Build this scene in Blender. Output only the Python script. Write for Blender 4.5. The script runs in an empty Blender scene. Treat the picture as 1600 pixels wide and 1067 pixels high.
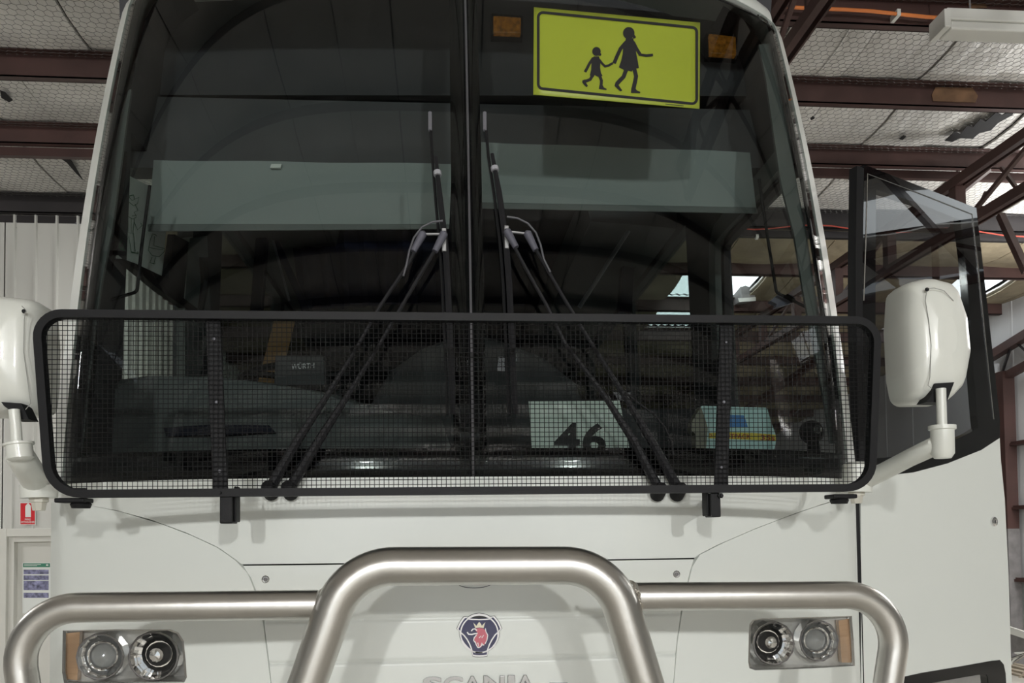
import bpy, bmesh, math, random
import numpy as np
from mathutils import Vector, Matrix
random.seed(4)
SC = bpy.context.scene
COL = SC.collection
# ------------------------------------------------------------------ camera
FPX = 1250.0
CX, DY, CZ = -0.0775, 2.3735, 1.75
YAW, PIT, ROL, CYP = -0.0808, 0.0356, -0.0117, 788.0
O = Vector((CX, -DY, CZ))
_c, _s = math.cos(YAW), math.sin(YAW)
FW = Vector((-_s * math.cos(PIT), _c * math.cos(PIT), math.sin(PIT)))
_r = Vector((_c, _s, 0)); _u = _r.cross(FW)
RT = _r * math.cos(ROL) + _u * math.sin(ROL)
UP = -_r * math.sin(ROL) + _u * math.cos(ROL)
cam = bpy.data.objects.new('camera', bpy.data.cameras.new('camera'))
COL.objects.link(cam)
cam.data.sensor_width = 36.0
cam.data.lens = FPX / 1600 * 36.0
cam.data.shift_y = (CYP - 533.5) / 1600
cam.data.clip_start = 0.02
M4 = Matrix.Identity(4)
for i in range(3):
    M4[i][0] = RT[i]; M4[i][1] = UP[i]; M4[i][2] = -FW[i]; M4[i][3] = O[i]
cam.matrix_world = M4
SC.camera = cam
# ------------------------------------------------------------------ world, lights, exposure
w = bpy.data.worlds.new('world'); SC.world = w
w.use_nodes = True
w.node_tree.nodes['Background'].inputs[0].default_value = (0.85, 0.93, 1.0, 1)
w.node_tree.nodes['Background'].inputs[1].default_value = 1.3
SC.view_settings.view_transform = 'Standard'
SC.view_settings.look = 'None'
SC.view_settings.exposure = -0.32
SC.view_settings.gamma = 1.0
SC.view_settings.use_curve_mapping = False
SC.cycles.use_denoising = True
SC.cycles.max_bounces = 10
SC.cycles.diffuse_bounces = 4
SC.cycles.transparent_max_bounces = 24
LAMP_A = (-1.75, -10.6, 4.35)
LAMP_B = (2.3, -10.6, 4.35)
LAMP_POWER = 1350
FILL_POWER = 110
SKYLIGHT = 3.2
# fill battens added unseen under the roof (x, y), besides the high bay lamps
FILL_BATTENS = [(-7.0, 2.2, 'beside the cream wall on the driver side'), (6.9, 2.9, 'beyond the open coach door'), (9.8, 2.2, 'farthest out on the door side'), (6.3, 4.3, 'near the white sheet wall'), (-2.0, 4.7, 'between the coach and the cream wall')]

def lamp_light(kind, name, loc, power, size, size_y=None, parent=None, color=(1, 1, 0.985)):
    l = bpy.data.lights.new(name, kind); l.energy = power; l.color = color
    if kind == 'AREA':
        l.shape = 'RECTANGLE' if size_y else 'DISK'
        l.size = size
        if size_y: l.size_y = size_y
    else:
        l.shadow_soft_size = size
    o = bpy.data.objects.new(name, l); COL.objects.link(o)
    o.location = loc
    return o
# ------------------------------------------------------------------ pixel measuring helpers (turn a measured pixel into a real point)
def ray(px, py):
    return FW + RT * ((px - 800) / FPX) - UP * ((py - CYP) / FPX)
def at(px, py, y):
    d = ray(px, py); return O + d * ((y + DY) / d.y)
def atx(px, py, x):
    d = ray(px, py); return O + d * ((x - O.x) / d.x)
def onplane(px, py, p0, n):
    d = ray(px, py); return O + d * ((p0 - O).dot(n) / d.dot(n))
# ------------------------------------------------------------------ materials
MATS = {}
def mat(name, col, rough=0.5, metal=0.0, coat=0.0, noise=None, bump=None, spec=0.5, emit=None, wear=None):
    """principled material; noise=(scale, amount) varies the colour, bump=(scale, strength) the relief"""
    if name in MATS: return MATS[name]
    m = bpy.data.materials.new(name); m.use_nodes = True
    nt = m.node_tree; b = nt.nodes['Principled BSDF']
    b.inputs['Base Color'].default_value = (*col, 1)
    b.inputs['Roughness'].default_value = rough
    b.inputs['Metallic'].default_value = metal
    b.inputs['Coat Weight'].default_value = coat
    b.inputs['Specular IOR Level'].default_value = spec
    tc = nt.nodes.new('ShaderNodeTexCoord')
    if noise:
        n = nt.nodes.new('ShaderNodeTexNoise'); n.inputs['Scale'].default_value = noise[0]; n.inputs['Detail'].default_value = 5
        nt.links.new(tc.outputs['Object'], n.inputs['Vector'])
        r = nt.nodes.new('ShaderNodeValToRGB')
        a = noise[1]
        r.color_ramp.elements[0].position = 0.3; r.color_ramp.elements[1].position = 0.7
        r.color_ramp.elements[0].color = (*[c * (1 - a) for c in col], 1)
        r.color_ramp.elements[1].color = (*[min(1, c * (1 + a)) for c in col], 1)
        nt.links.new(n.outputs['Fac'], r.inputs['Fac'])
        last = r.outputs['Color']
        if wear:
            n2 = nt.nodes.new('ShaderNodeTexNoise'); n2.inputs['Scale'].default_value = wear[0]; n2.inputs['Detail'].default_value = 8
            nt.links.new(tc.outputs['Object'], n2.inputs['Vector'])
            r2 = nt.nodes.new('ShaderNodeValToRGB'); r2.color_ramp.elements[0].position = wear[1]; r2.color_ramp.elements[1].position = wear[1] + 0.04
            nt.links.new(n2.outputs['Fac'], r2.inputs['Fac'])
            mx = nt.nodes.new('ShaderNodeMix'); mx.data_type = 'RGBA'
            nt.links.new(r2.outputs['Color'], mx.inputs['Factor'])
            nt.links.new(last, mx.inputs['A']); mx.inputs['B'].default_value = (*wear[2], 1)
            last = mx.outputs['Result']
        nt.links.new(last, b.inputs['Base Color'])
    if bump:
        n = nt.nodes.new('ShaderNodeTexNoise'); n.inputs['Scale'].default_value = bump[0]; n.inputs['Detail'].default_value = 4
        mp = nt.nodes.new('ShaderNodeMapping')
        if len(bump) > 2: mp.inputs['Scale'].default_value = bump[2]
        nt.links.new(tc.outputs['Object'], mp.inputs['Vector']); nt.links.new(mp.outputs['Vector'], n.inputs['Vector'])
        bp = nt.nodes.new('ShaderNodeBump'); bp.inputs['Strength'].default_value = bump[1]; bp.inputs['Distance'].default_value = 0.02
        nt.links.new(n.outputs['Fac'], bp.inputs['Height']); nt.links.new(bp.outputs['Normal'], b.inputs['Normal'])
    if emit:
        b.inputs['Emission Color'].default_value = (*emit[:3], 1); b.inputs['Emission Strength'].default_value = emit[3]
    MATS[name] = m
    return m
def glass(name, tint, refl=1.0, rough=0.0):
    """thin-sheet glass: the outer face tints and reflects, the inner face lets light straight through"""
    m = bpy.data.materials.new(name); m.use_nodes = True
    nt = m.node_tree; nt.nodes.clear()
    out = nt.nodes.new('ShaderNodeOutputMaterial')
    geo = nt.nodes.new('ShaderNodeNewGeometry')
    cm = nt.nodes.new('ShaderNodeMix'); cm.data_type = 'RGBA'
    cm.inputs['A'].default_value = (*tint, 1); cm.inputs['B'].default_value = (1, 1, 1, 1)
    nt.links.new(geo.outputs['Backfacing'], cm.inputs['Factor'])
    tr = nt.nodes.new('ShaderNodeBsdfTransparent'); nt.links.new(cm.outputs['Result'], tr.inputs[0])
    gl = nt.nodes.new('ShaderNodeBsdfGlossy'); gl.inputs['Color'].default_value = (refl, refl, refl, 1); gl.inputs['Roughness'].default_value = rough
    fr = nt.nodes.new('ShaderNodeFresnel'); fr.inputs['IOR'].default_value = 1.5
    inv = nt.nodes.new('ShaderNodeMath'); inv.operation = 'SUBTRACT'; inv.inputs[0].default_value = 1.0
    nt.links.new(geo.outputs['Backfacing'], inv.inputs[1])
    mu = nt.nodes.new('ShaderNodeMath'); mu.operation = 'MULTIPLY'
    nt.links.new(fr.outputs[0], mu.inputs[0]); nt.links.new(inv.outputs[0], mu.inputs[1])
    mx = nt.nodes.new('ShaderNodeMixShader')
    nt.links.new(mu.outputs[0], mx.inputs[0]); nt.links.new(tr.outputs[0], mx.inputs[1]); nt.links.new(gl.outputs[0], mx.inputs[2])
    nt.links.new(mx.outputs[0], out.inputs[0])
    MATS[name] = m
    return m
WHITE = mat('white_bus_paint', (0.72, 0.745, 0.71), 0.28, coat=0.35, noise=(1.3, 0.015))
MIRWHITE = mat('aged_white_plastic', (0.70, 0.71, 0.66), 0.3, coat=0.2)
BLACKP = mat('black_powder_coat', (0.010, 0.010, 0.011), 0.5, bump=(300, 0.05), spec=0.18)
RUBBER = mat('black_rubber', (0.006, 0.006, 0.007), 0.65, spec=0.3)
FRIT = mat('black_ceramic_border', (0.004, 0.004, 0.005), 0.08)
STEEL = mat('brushed_stainless_steel', (0.60, 0.585, 0.555), 0.3, metal=1.0, noise=(6, 0.05), bump=(40, 0.02, (1, 1, 1)))
WELD = mat('weld_bead', (0.6, 0.56, 0.5), 0.35, metal=1.0, bump=(150, 0.6))
CHROME = mat('chrome', (0.82, 0.82, 0.82), 0.06, metal=1.0)
CHROME2 = mat('satin_chrome', (0.55, 0.55, 0.54), 0.2, metal=1.0)
GREYM = mat('grey_plastic', (0.16, 0.16, 0.18), 0.45)
AMBER = mat('amber_lens', (0.55, 0.36, 0.22), 0.15, coat=0.5)
AMBERGLOW = mat('amber_warning_lens', (0.6, 0.22, 0.02), 0.25, emit=(1.0, 0.42, 0.05, 0.05), noise=(60, 0.5))
DARKGAP = mat('dark_cavity', (0.012, 0.011, 0.012), 0.8)
TRIM = mat('grey_green_interior_trim', (0.135, 0.15, 0.145), 0.7)
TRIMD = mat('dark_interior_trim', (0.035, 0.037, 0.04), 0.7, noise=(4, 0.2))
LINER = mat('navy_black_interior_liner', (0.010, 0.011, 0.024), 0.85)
DASH = mat('dashboard_vinyl', (0.075, 0.085, 0.085), 0.55, bump=(200, 0.15))
BLIND = mat('grey_blind_fabric', (0.30, 0.335, 0.325), 0.9, bump=(400, 0.1))
SEATB = mat('navy_seat_fabric', (0.03, 0.04, 0.12), 0.9, noise=(30, 0.4))
SEATG = mat('grey_seat_fabric', (0.11, 0.12, 0.125), 0.9, noise=(20, 0.3))
PAPER = mat('white_paper', (0.75, 0.77, 0.74), 0.8)
CARD = mat('pale_green_card', (0.74, 0.86, 0.78), 0.7)
INK = mat('black_ink', (0.012, 0.012, 0.014), 0.6)
GREENINK = mat('green_ink', (0.02, 0.12, 0.05), 0.7)
SIGNY = mat('fluorescent_yellow_film', (0.30, 0.36, 0.028), 0.45, noise=(3, 0.04))
MAROON = mat('maroon_steel_paint', (0.062, 0.030, 0.026), 0.5, noise=(2.5, 0.25), wear=(1.1, 0.69, (0.14, 0.07, 0.04)))
FOIL = mat('foil_insulation', (0.70, 0.68, 0.65), 0.5, metal=0.1, noise=(1.6, 0.2), bump=(14, 0.9, (1.0, 0.35, 1)))
FOILY = mat('aged_insulation_backing', (0.30, 0.25, 0.17), 0.7, noise=(2.2, 0.25), bump=(10, 0.8))
WIREG = mat('galvanised_netting', (0.12, 0.115, 0.11), 0.5, metal=0.3)
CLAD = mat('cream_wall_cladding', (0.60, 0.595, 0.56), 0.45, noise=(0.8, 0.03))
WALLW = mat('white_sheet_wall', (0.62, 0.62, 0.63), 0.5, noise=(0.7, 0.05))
DARKSTEEL = mat('dark_brown_steel', (0.018, 0.015, 0.016), 0.6, noise=(2, 0.3))
CONC = mat('concrete_floor', (0.50, 0.475, 0.43), 0.6, noise=(0.9, 0.2))
DOORP = mat('cream_door_paint', (0.66, 0.65, 0.60), 0.4)
ORANGE = mat('orange_cable_sheath', (0.75, 0.22, 0.05), 0.45)
REDS = mat('red_sign_enamel', (0.62, 0.02, 0.03), 0.35)
BROWNW = mat('bare_rusty_patch', (0.15, 0.08, 0.04), 0.7, noise=(8, 0.4))
LAMPW = mat('white_lamp_body', (0.72, 0.72, 0.68), 0.4)
NAVY = mat('navy_enamel', (0.015, 0.015, 0.075), 0.2, coat=0.4)
PINK = mat('pink_enamel', (0.55, 0.13, 0.17), 0.3)
SILVER = mat('silver_print', (0.74, 0.72, 0.72), 0.3, metal=0.3)
GOLDW = mat('pale_gold_print', (0.75, 0.70, 0.55), 0.35)
YELLOW = mat('yellow_film', (0.70, 0.56, 0.04), 0.4)
REDINK = mat('red_ink', (0.40, 0.05, 0.01), 0.5)
BLUEF = mat('blue_film', (0.05, 0.22, 0.55), 0.35)
TEAL = mat('pale_teal_film', (0.50, 0.74, 0.74), 0.3)
TANP = mat('tan_wrapper', (0.22, 0.21, 0.16), 0.5)
GREENH = mat('green_print', (0.05, 0.22, 0.14), 0.6)
PURPLEP = mat('photo_print', (0.20, 0.20, 0.32), 0.6, noise=(25, 0.8))
LILAC = mat('mirror_backing_lilac', (0.28, 0.28, 0.36), 0.4)
GREYCOL = mat('bare_grey_steel', (0.20, 0.19, 0.19), 0.6, noise=(9, 0.2))
TIMBER = mat('pale_timber', (0.42, 0.36, 0.28), 0.7, noise=(5, 0.2))
BROWNSTRAP = mat('brown_strap', (0.16, 0.09, 0.03), 0.7)
GLASSW = glass('green_tinted_windscreen', (0.59, 0.635, 0.62), 0.5)
GLASSD = glass('dark_tinted_side_glass', (0.42, 0.50, 0.49), 0.8)
GLASSDOOR = glass('smoked_door_glass', (0.36, 0.37, 0.38), 1.0)
GLASSL = glass('clear_lens', (0.93, 0.93, 0.92), 0.9)
def skylight_mat():
    m = bpy.data.materials.new('sunlit_translucent_sheet'); m.use_nodes = True
    nt = m.node_tree; b = nt.nodes['Principled BSDF']
    b.inputs['Base Color'].default_value = (0.8, 0.8, 0.78, 1)
    b.inputs['Emission Color'].default_value = (0.9, 0.97, 1.0, 1); b.inputs['Emission Strength'].default_value = SKYLIGHT
    return m
SKYM = skylight_mat()
FILLON = mat('fill_diffuser', (0.9, 0.9, 0.9), 0.4, emit=(1, 0.97, 0.9, 14))  # glow for the added fill battens
# ------------------------------------------------------------------ mesh builder
class MB:
    def __init__(s): s.v = []; s.f = []; s.mi = []; s.cur = 0
    def add(s, vs, fs):
        n = len(s.v); s.v += [tuple(p) for p in vs]
        for f in fs: s.f.append([i + n for i in f]); s.mi.append(s.cur)
        return s
    def box(s, lo, hi):
        x0, y0, z0 = lo; x1, y1, z1 = hi
        vs = [(x0,y0,z0),(x1,y0,z0),(x1,y1,z0),(x0,y1,z0),(x0,y0,z1),(x1,y0,z1),(x1,y1,z1),(x0,y1,z1)]
        return s.add(vs, [(0,3,2,1),(4,5,6,7),(0,1,5,4),(1,2,6,5),(2,3,7,6),(3,0,4,7)])
    def hexa(s, a, b):
        """two quads a (near) and b (far) joined into a solid"""
        return s.add(list(a) + list(b), [(3,2,1,0),(4,5,6,7),(0,1,5,4),(1,2,6,5),(2,3,7,6),(3,0,4,7)])
    def bar(s, p, q, w, h, up=(0, 0, 1)):
        p, q = Vector(p), Vector(q); d = (q - p).normalized(); up = Vector(up)
        sd = d.cross(up)
        if sd.length < 1e-4: sd = d.cross(Vector((1, 0, 0)))
        sd.normalize(); u = sd.cross(d).normalized()
        a = [p + sd * (w/2*i) + u * (h/2*j) for i, j in ((-1,-1),(1,-1),(1,1),(-1,1))]
        b = [q + sd * (w/2*i) + u * (h/2*j) for i, j in ((-1,-1),(1,-1),(1,1),(-1,1))]
        return s.hexa(a, b)
    def tube(s, pts, r, n=10, cap=True, closed=False, sec=None):
        pts = [Vector(p) for p in pts]; k = len(pts)
        rs = r if isinstance(r, (list, tuple)) else [r] * k
        tang = []
        for i in range(k):
            if closed: t = pts[(i+1) % k] - pts[i-1]
            else: t = pts[min(i+1, k-1)] - pts[max(i-1, 0)]
            tang.append(t.normalized())
        ref = Vector((0, 0, 1)) if abs(tang[0].z) < 0.9 else Vector((0, 1, 0))
        if sec: ref = Vector(sec[2])
        nx = (ref - tang[0] * ref.dot(tang[0])).normalized()
        rings = []
        for i in range(k):
            if sec: ref = Vector(sec[2]); nx = (ref - tang[i] * ref.dot(tang[i])).normalized()
            else: nx = (nx - tang[i] * nx.dot(tang[i])).normalized()
            ny = tang[i].cross(nx)
            if sec:
                a, b = sec[0] / 2, sec[1] / 2
                ring = [pts[i] + nx * (a*c) + ny * (b*d) for c, d in ((-1,-1),(1,-1),(1,1),(-1,1))]
            else:
                ring = [pts[i] + nx * (rs[i]*math.cos(2*math.pi*j/n)) + ny * (rs[i]*math.sin(2*math.pi*j/n)) for j in range(n)]
            rings.append(ring)
        m = len(rings[0]); vs = [p for ring in rings for p in ring]; fs = []
        for i in range(k if closed else k - 1):
            a = i * m; b = ((i+1) % k) * m
            for j in range(m): fs.append((a+j, a+(j+1) % m, b+(j+1) % m, b+j))
        if cap and not closed:
            fs.append(tuple(range(m))[::-1]); fs.append(tuple(range((k-1)*m, k*m)))
        return s.add(vs, fs)
    def lathe(s, prof, c, axis=(0, -1, 0), n=24, sx=1.0):
        """prof: list of (radius, height along axis)"""
        ax = Vector(axis).normalized(); c = Vector(c)
        e1 = ax.cross(Vector((0, 0, 1)))
        if e1.length < 1e-3: e1 = Vector((1, 0, 0))
        e1.normalize(); e2 = e1.cross(ax).normalized()
        vs = []; fs = []; k = len(prof)
        for r, h in prof:
            for j in range(n):
                a = 2*math.pi*j/n
                vs.append(c + ax*h + e1*(r*sx*math.cos(a)) + e2*(r*math.sin(a)))
        for i in range(k-1):
            for j in range(n): fs.append((i*n+j, i*n+(j+1) % n, (i+1)*n+(j+1) % n, (i+1)*n+j))
        if prof[0][0] > 1e-5: fs.append(tuple(range(n))[::-1])
        if prof[-1][0] > 1e-5: fs.append(tuple(range((k-1)*n, k*n)))
        return s.add(vs, fs)
    def prism(s, poly, d):
        """poly: 3D polygon, extruded by vector d"""
        k = len(poly); d = Vector(d)
        vs = [Vector(p) for p in poly] + [Vector(p) + d for p in poly]
        return s.add(vs, [tuple(range(k))[::-1], tuple(range(k, 2*k))] + [(i, (i+1) % k, k+(i+1) % k, k+i) for i in range(k)])
    def ringp(s, outer, inner, d):
        """frame between two polygons of equal length, extruded by d"""
        k = len(outer); d = Vector(d)
        o = [Vector(p) for p in outer]; i_ = [Vector(p) for p in inner]
        vs = o + i_ + [p + d for p in o] + [p + d for p in i_]
        fs = []
        for a in range(k):
            b = (a+1) % k
            fs += [(a, b, k+b, k+a), (2*k+a, 3*k+a, 3*k+b, 2*k+b), (a, 2*k+a, 2*k+b, b), (k+a, k+b, 3*k+b, 3*k+a)]
        return s.add(vs, fs)
    def grid(s, rows, cyc=False):
        n = len(rows[0]); vs = [p for r in rows for p in r]; fs = []
        for i in range(len(rows)-1):
            for j in range(n - (0 if cyc else 1)):
                fs.append((i*n+j, i*n+(j+1) % n, (i+1)*n+(j+1) % n, (i+1)*n+j))
        return s.add(vs, fs)
    def slab(s, rows, rows2):
        """solid between two grids of the same shape"""
        n = len(rows[0]); m = len(rows); N = n*m
        vs = [p for r in rows for p in r] + [p for r in rows2 for p in r]; fs = []
        for i in range(m-1):
            for j in range(n-1):
                a = i*n+j
                fs.append((a, a+1, a+n+1, a+n)); fs.append((N+a, N+a+n, N+a+n+1, N+a+1))
        for j in range(n-1):
            fs.append((j, N+j, N+j+1, j+1)); a = (m-1)*n+j; fs.append((a, a+1, N+a+1, N+a))
        for i in range(m-1):
            a = i*n; fs.append((a, a+n, N+a+n, N+a)); a = i*n+n-1; fs.append((a, N+a, N+a+n, a+n))
        return s.add(vs, fs)
    def mesh(s, name, mats, smooth=False, fix=True):
        me = bpy.data.meshes.new(name)
        me.from_pydata([tuple(p) for p in s.v], [], s.f)
        for m in (mats if isinstance(mats, (list, tuple)) else [mats]): me.materials.append(m)
        if any(s.mi): me.polygons.foreach_set('material_index', s.mi)
        if fix:
            bm = bmesh.new(); bm.from_mesh(me)
            bmesh.ops.recalc_face_normals(bm, faces=bm.faces)
            bm.to_mesh(me); bm.free()
        if smooth:
            me.polygons.foreach_set('use_smooth', [True] * len(me.polygons))
            if smooth != 'all':
                try: me.set_sharp_from_angle(angle=math.radians(40))
                except Exception: pass
        me.update()
        return me
PINV = {}
def link(name, data, parent=None, **kw):
    o = bpy.data.objects.new(name, data); COL.objects.link(o)
    if parent is not None:
        o.parent = parent
        o.matrix_parent_inverse = PINV[parent.name]
    PINV[o.name] = Matrix.Identity(4)
    for k, v in kw.items(): o[k] = v
    return o
def obj(name, mb, m, parent=None, smooth=False, fix=True, bevel=0, **kw):
    o = link(name, mb.mesh(name, m, smooth, fix), parent, **kw)
    if bevel:
        b = o.modifiers.new('soft_edges', 'BEVEL'); b.width = bevel; b.segments = 2; b.limit_method = 'ANGLE'
    return o
def empty(name, loc, parent=None, **kw):
    o = link(name, None, parent, **kw)
    o.location = loc
    PINV[o.name] = Matrix.Translation(-Vector(loc))
    return o
def fillet(pts, rads, n=8, closed=False):
    pts = [Vector(p) for p in pts]; k = len(pts); out = []
    for i in range(k):
        r = rads[i] if isinstance(rads, (list, tuple)) else rads
        if (not closed and i in (0, k-1)) or r <= 0: out.append(pts[i]); continue
        a = pts[i-1] - pts[i]; b = pts[(i+1) % k] - pts[i]
        la, lb = a.length, b.length; a.normalize(); b.normalize()
        th = a.angle(b); t = min(r / math.tan(th/2), la*0.49 if (closed or i-1 > 0) else la*0.95, lb*0.49 if (closed or i+1 < k-1) else lb*0.95)
        p0 = pts[i] + a*t; p1 = pts[i] + b*t
        rr = t * math.tan(th/2); c = pts[i] + (a+b).normalized() * (rr / math.sin(th/2))
        v0 = p0 - c; v1 = p1 - c; ang = v0.angle(v1)
        for j in range(n+1):
            u = j / n
            out.append(c + (v0*math.sin((1-u)*ang) + v1*math.sin(u*ang)) / math.sin(ang))
    return out
def text_polys(txt, bold=0.0):
    cu = bpy.data.curves.new('lettering', 'FONT'); cu.body = txt; cu.offset = bold; cu.size = 1.0; cu.resolution_u = 4
    to = bpy.data.objects.new('lettering', cu); COL.objects.link(to)
    bpy.context.view_layer.update()
    me = bpy.data.meshes.new_from_object(to.evaluated_get(bpy.context.evaluated_depsgraph_get()))
    vs = np.array([v.co[:2] for v in me.vertices]); fs = [list(p.vertices) for p in me.polygons]
    bpy.data.objects.remove(to); bpy.data.curves.remove(cu); bpy.data.meshes.remove(me)
    vs = (vs - vs.min(0)) / (vs.max(0) - vs.min(0))
    return vs, fs
def text_on(mb, txt, o, u, v, n=(0, 0, 0), bold=0.0):
    """flat lettering filling the parallelogram o, u, v; n raises it into a solid"""
    vs, fs = text_polys(txt, bold); o, u, v, n = Vector(o), Vector(u), Vector(v), Vector(n)
    if n.length < 1e-9:
        mb.add([o + u*a + v*b for a, b in vs], fs)
    else:
        k = len(vs); P = [o + u*a + v*b for a, b in vs]; Q = [p + n for p in P]
        ed = {}
        for f in fs:
            for i in range(len(f)):
                e = (f[i], f[(i+1) % len(f)]); ed[e] = 1
        side = [(a, b, k+b, k+a) for a, b in ed if (b, a) not in ed]
        mb.add(P + Q, [list(f)[::-1] for f in fs] + [[i+k for i in f] for f in fs] + side)
    return mb
def stroke2d(pts, w, closed=False):
    """ribbon quads along a 2D polyline"""
    pts = [Vector((p[0], p[1])) for p in pts]; k = len(pts); L = []; R = []
    for i in range(k):
        if closed: t = pts[(i+1) % k] - pts[i-1]
        else: t = pts[min(i+1, k-1)] - pts[max(i-1, 0)]
        t.normalize(); nn = Vector((-t.y, t.x)) * (w/2)
        L.append(pts[i] + nn); R.append(pts[i] - nn)
    return [(L[i], L[(i+1) % k], R[(i+1) % k], R[i]) for i in range(k if closed else k-1)]
def disc2d(c, r, n=20, ry=None):
    return [(c[0] + r*math.cos(2*math.pi*i/n), c[1] + (ry or r)*math.sin(2*math.pi*i/n)) for i in range(n)]
def tri_fill(poly):
    """indices triangulating a simple 2D polygon"""
    from mathutils.geometry import tessellate_polygon
    return tessellate_polygon([[Vector((p[0], p[1], 0)) for p in poly]])
# ------------------------------------------------------------------ bus body surfaces
ZB = 1.918                                                   # foot of the windscreen
def plan(fr):
    a = abs(fr); b = min(a, 0.955)
    return 0.22 * (b / 0.955) ** 3.6 + max(0.0, a - 0.955) * 1.4
def tt(z): return max(0.0, (z - 1.92) / 1.7)
def halfw(z):
    wv = 1.335 - 0.055 * min(tt(z), 1.2)
    if z > 3.72: wv -= 0.9 * (z - 3.72) ** 2 / 0.3
    return wv
def yc(z):
    t = tt(z); return 0.35 * (0.35*t + 0.65*t*t)
def ysurf(x, z): return yc(z) + plan(x / halfw(z))
def ws(px, py, off=0.0):
    y = 0.15
    for _ in range(50):
        p = at(px, py, y); y = 0.5*y + 0.5*ysurf(max(-1.3, min(1.3, p.x)), p.z)
    p = at(px, py, y)
    if off: p = p + wsn(p.x, p.z) * off
    return p
def wsn(x, z):
    e = 1e-3
    return Vector((ysurf(x+e, z) - ysurf(x-e, z), -2*e, ysurf(x, z+e) - ysurf(x, z-e))).normalized()
def edge_fr(z): return 0.955 + 0.012 * min(tt(z), 1.1)       # where the glass ends, as a share of the half width
def ztop(fr): return 3.82 - 0.065 * fr * fr
# ================================================================== THE SHED
FLOOR = 0.0
obj('floor', MB().box((-9.2, -14.2, -0.12), (12.2, 17.2, 0)), CONC, kind='structure')
def roofz(y):
    d = y + DY
    return CZ + 3.99 - 0.1*d if d > -1 else CZ + 4.09 - 0.1*(-1 - d)
ceil = empty('ceiling', (0, 0, 5), kind='structure')
PD = [-11, -9.9, -8.8, -7.7, -6.6, -5.5, -4.4, -3.3, -2.2, -1.1, 0, 1.1, 2.2, 3.2, 4.1, 4.94, 5.75, 6.6, 7.7, 8.83, 9.95, 11.05, 12.15, 13.25, 14.35, 15.45, 16.55, 17.65, 18.75]
PY = [d - DY for d in PD]
RX0, RX1 = -9.1, 12.1
def sag(y):
    for a, b in zip(PY, PY[1:]):
        if a <= y <= b: return 0.045 * math.sin(math.pi * (y - a) / (b - a))
    return 0
def wirez(y): return roofz(y) - 0.02 - sag(y)
# steel roof skin above everything
mb = MB(); ys_ = [-14.1, -3.4, 17.1]
mb.slab([[Vector((x, y, roofz(y) + 0.10)) for x in (RX0, RX1)] for y in ys_], [[Vector((x, y, roofz(y) + 0.14)) for x in (RX0, RX1)] for y in ys_])
obj('roof_sheet', mb, DARKSTEEL, ceil)
# skylights: x range, y range
SKY = [(2.72, 3.72, PY[19], PY[20]), (2.72, 3.72, PY[20], PY[21]), (6.1, 6.85, PY[19], PY[20]), (6.1, 6.85, PY[20], PY[21]),
       (8.3, 9.7, -2.3, -0.35), (0.55, 0.8, -7.3, -6.2), (2.7, 3.3, -9.0, -7.4)]
def in_sky(x, y): return any(a - 0.02 < x < b + 0.02 and c - 0.01 < y < d + 0.01 for a, b, c, d in SKY)
# insulation laid in strips that run down the slope, each its own piece
ysm = sorted(set([-14.0] + PY + [(a*3+b)/4 for a, b in zip(PY, PY[1:])] + [(a+b)/2 for a, b in zip(PY, PY[1:])] + [(a+3*b)/4 for a, b in zip(PY, PY[1:])] + [-2.3, -0.35, -7.3, -6.2, -9.0, -7.4, 6.4, 7.4]))
xs_ = []; x = RX0
while x < RX1 - 0.2:
    xs_.append(x); x += random.choice((0.42, 0.62, 0.55, 0.5))
xs_.append(RX1)
cuts = sorted(set([round(v, 3) for s in SKY for v in s[:2]]))
for i, (a, b) in enumerate(zip(xs_, xs_[1:])):
    mb = MB(); lift = 0.012 * (i % 2) + random.uniform(0, 0.012)
    segs = [a] + [c for c in cuts if a < c < b] + [b]
    for s0, s1 in zip(segs, segs[1:]):
        run = []
        def flush():
            global run
            if len(run) > 1:
                g = 0.006
                lo = [[Vector((s0 + (g if s0 == a else 0), y, wirez(y) + 0.012 + lift)), Vector(((s0+s1)/2, y, wirez(y) + 0.004 + lift)), Vector((s1 - (g if s1 == b else 0), y, wirez(y) + 0.012 + lift))] for y in run]
                mb.slab(lo, [[p + Vector((0, 0, 0.02)) for p in r] for r in lo])
        for y0, y1 in zip(ysm, ysm[1:]):
            if in_sky((s0+s1)/2, (y0+y1)/2):
                flush(); run = []
            else:
                if not run: run = [y0]
                run.append(y1)
        flush(); run = []
    aged = a > -2 and False
    obj('insulation_strip', mb, FOIL, ceil, smooth=True)
# aged backing over the far bays
for bay in range(18, len(PY) - 1):
    y0, y1 = PY[bay] + 0.02, PY[bay+1] - 0.02
    x0 = -3.2 if bay < 30 else -9
    for k in range(12):
        a = -3.3 + k * 1.05; b = a + 1.04
        subs = [a] + [c for c in cuts if a < c < b] + [b]
        mb = MB()
        for s0, s1 in zip(subs, subs[1:]):
            if in_sky((s0+s1)/2, (y0+y1)/2): continue
            lo = [[Vector((xx, y0 + (y1-y0)*j/6, wirez(y0 + (y1-y0)*j/6) - 0.02 - (0.05 if bay not in (19, 20) else 0.012)*math.sin(math.pi*j/6) - (0.02 if bay not in (19, 20) else 0.003)*math.sin(math.pi*(xx-a)/(b-a)))) for xx in (s0, (s0*3+s1)/4, (s0+s1)/2, (s0+3*s1)/4, s1)] for j in range(7)]
            mb.slab(lo, [[p + Vector((0, 0, 0.012)) for p in r] for r in lo])
        if mb.v: obj('sagging_insulation_batt', mb, FOILY, ceil, smooth=True)
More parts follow.
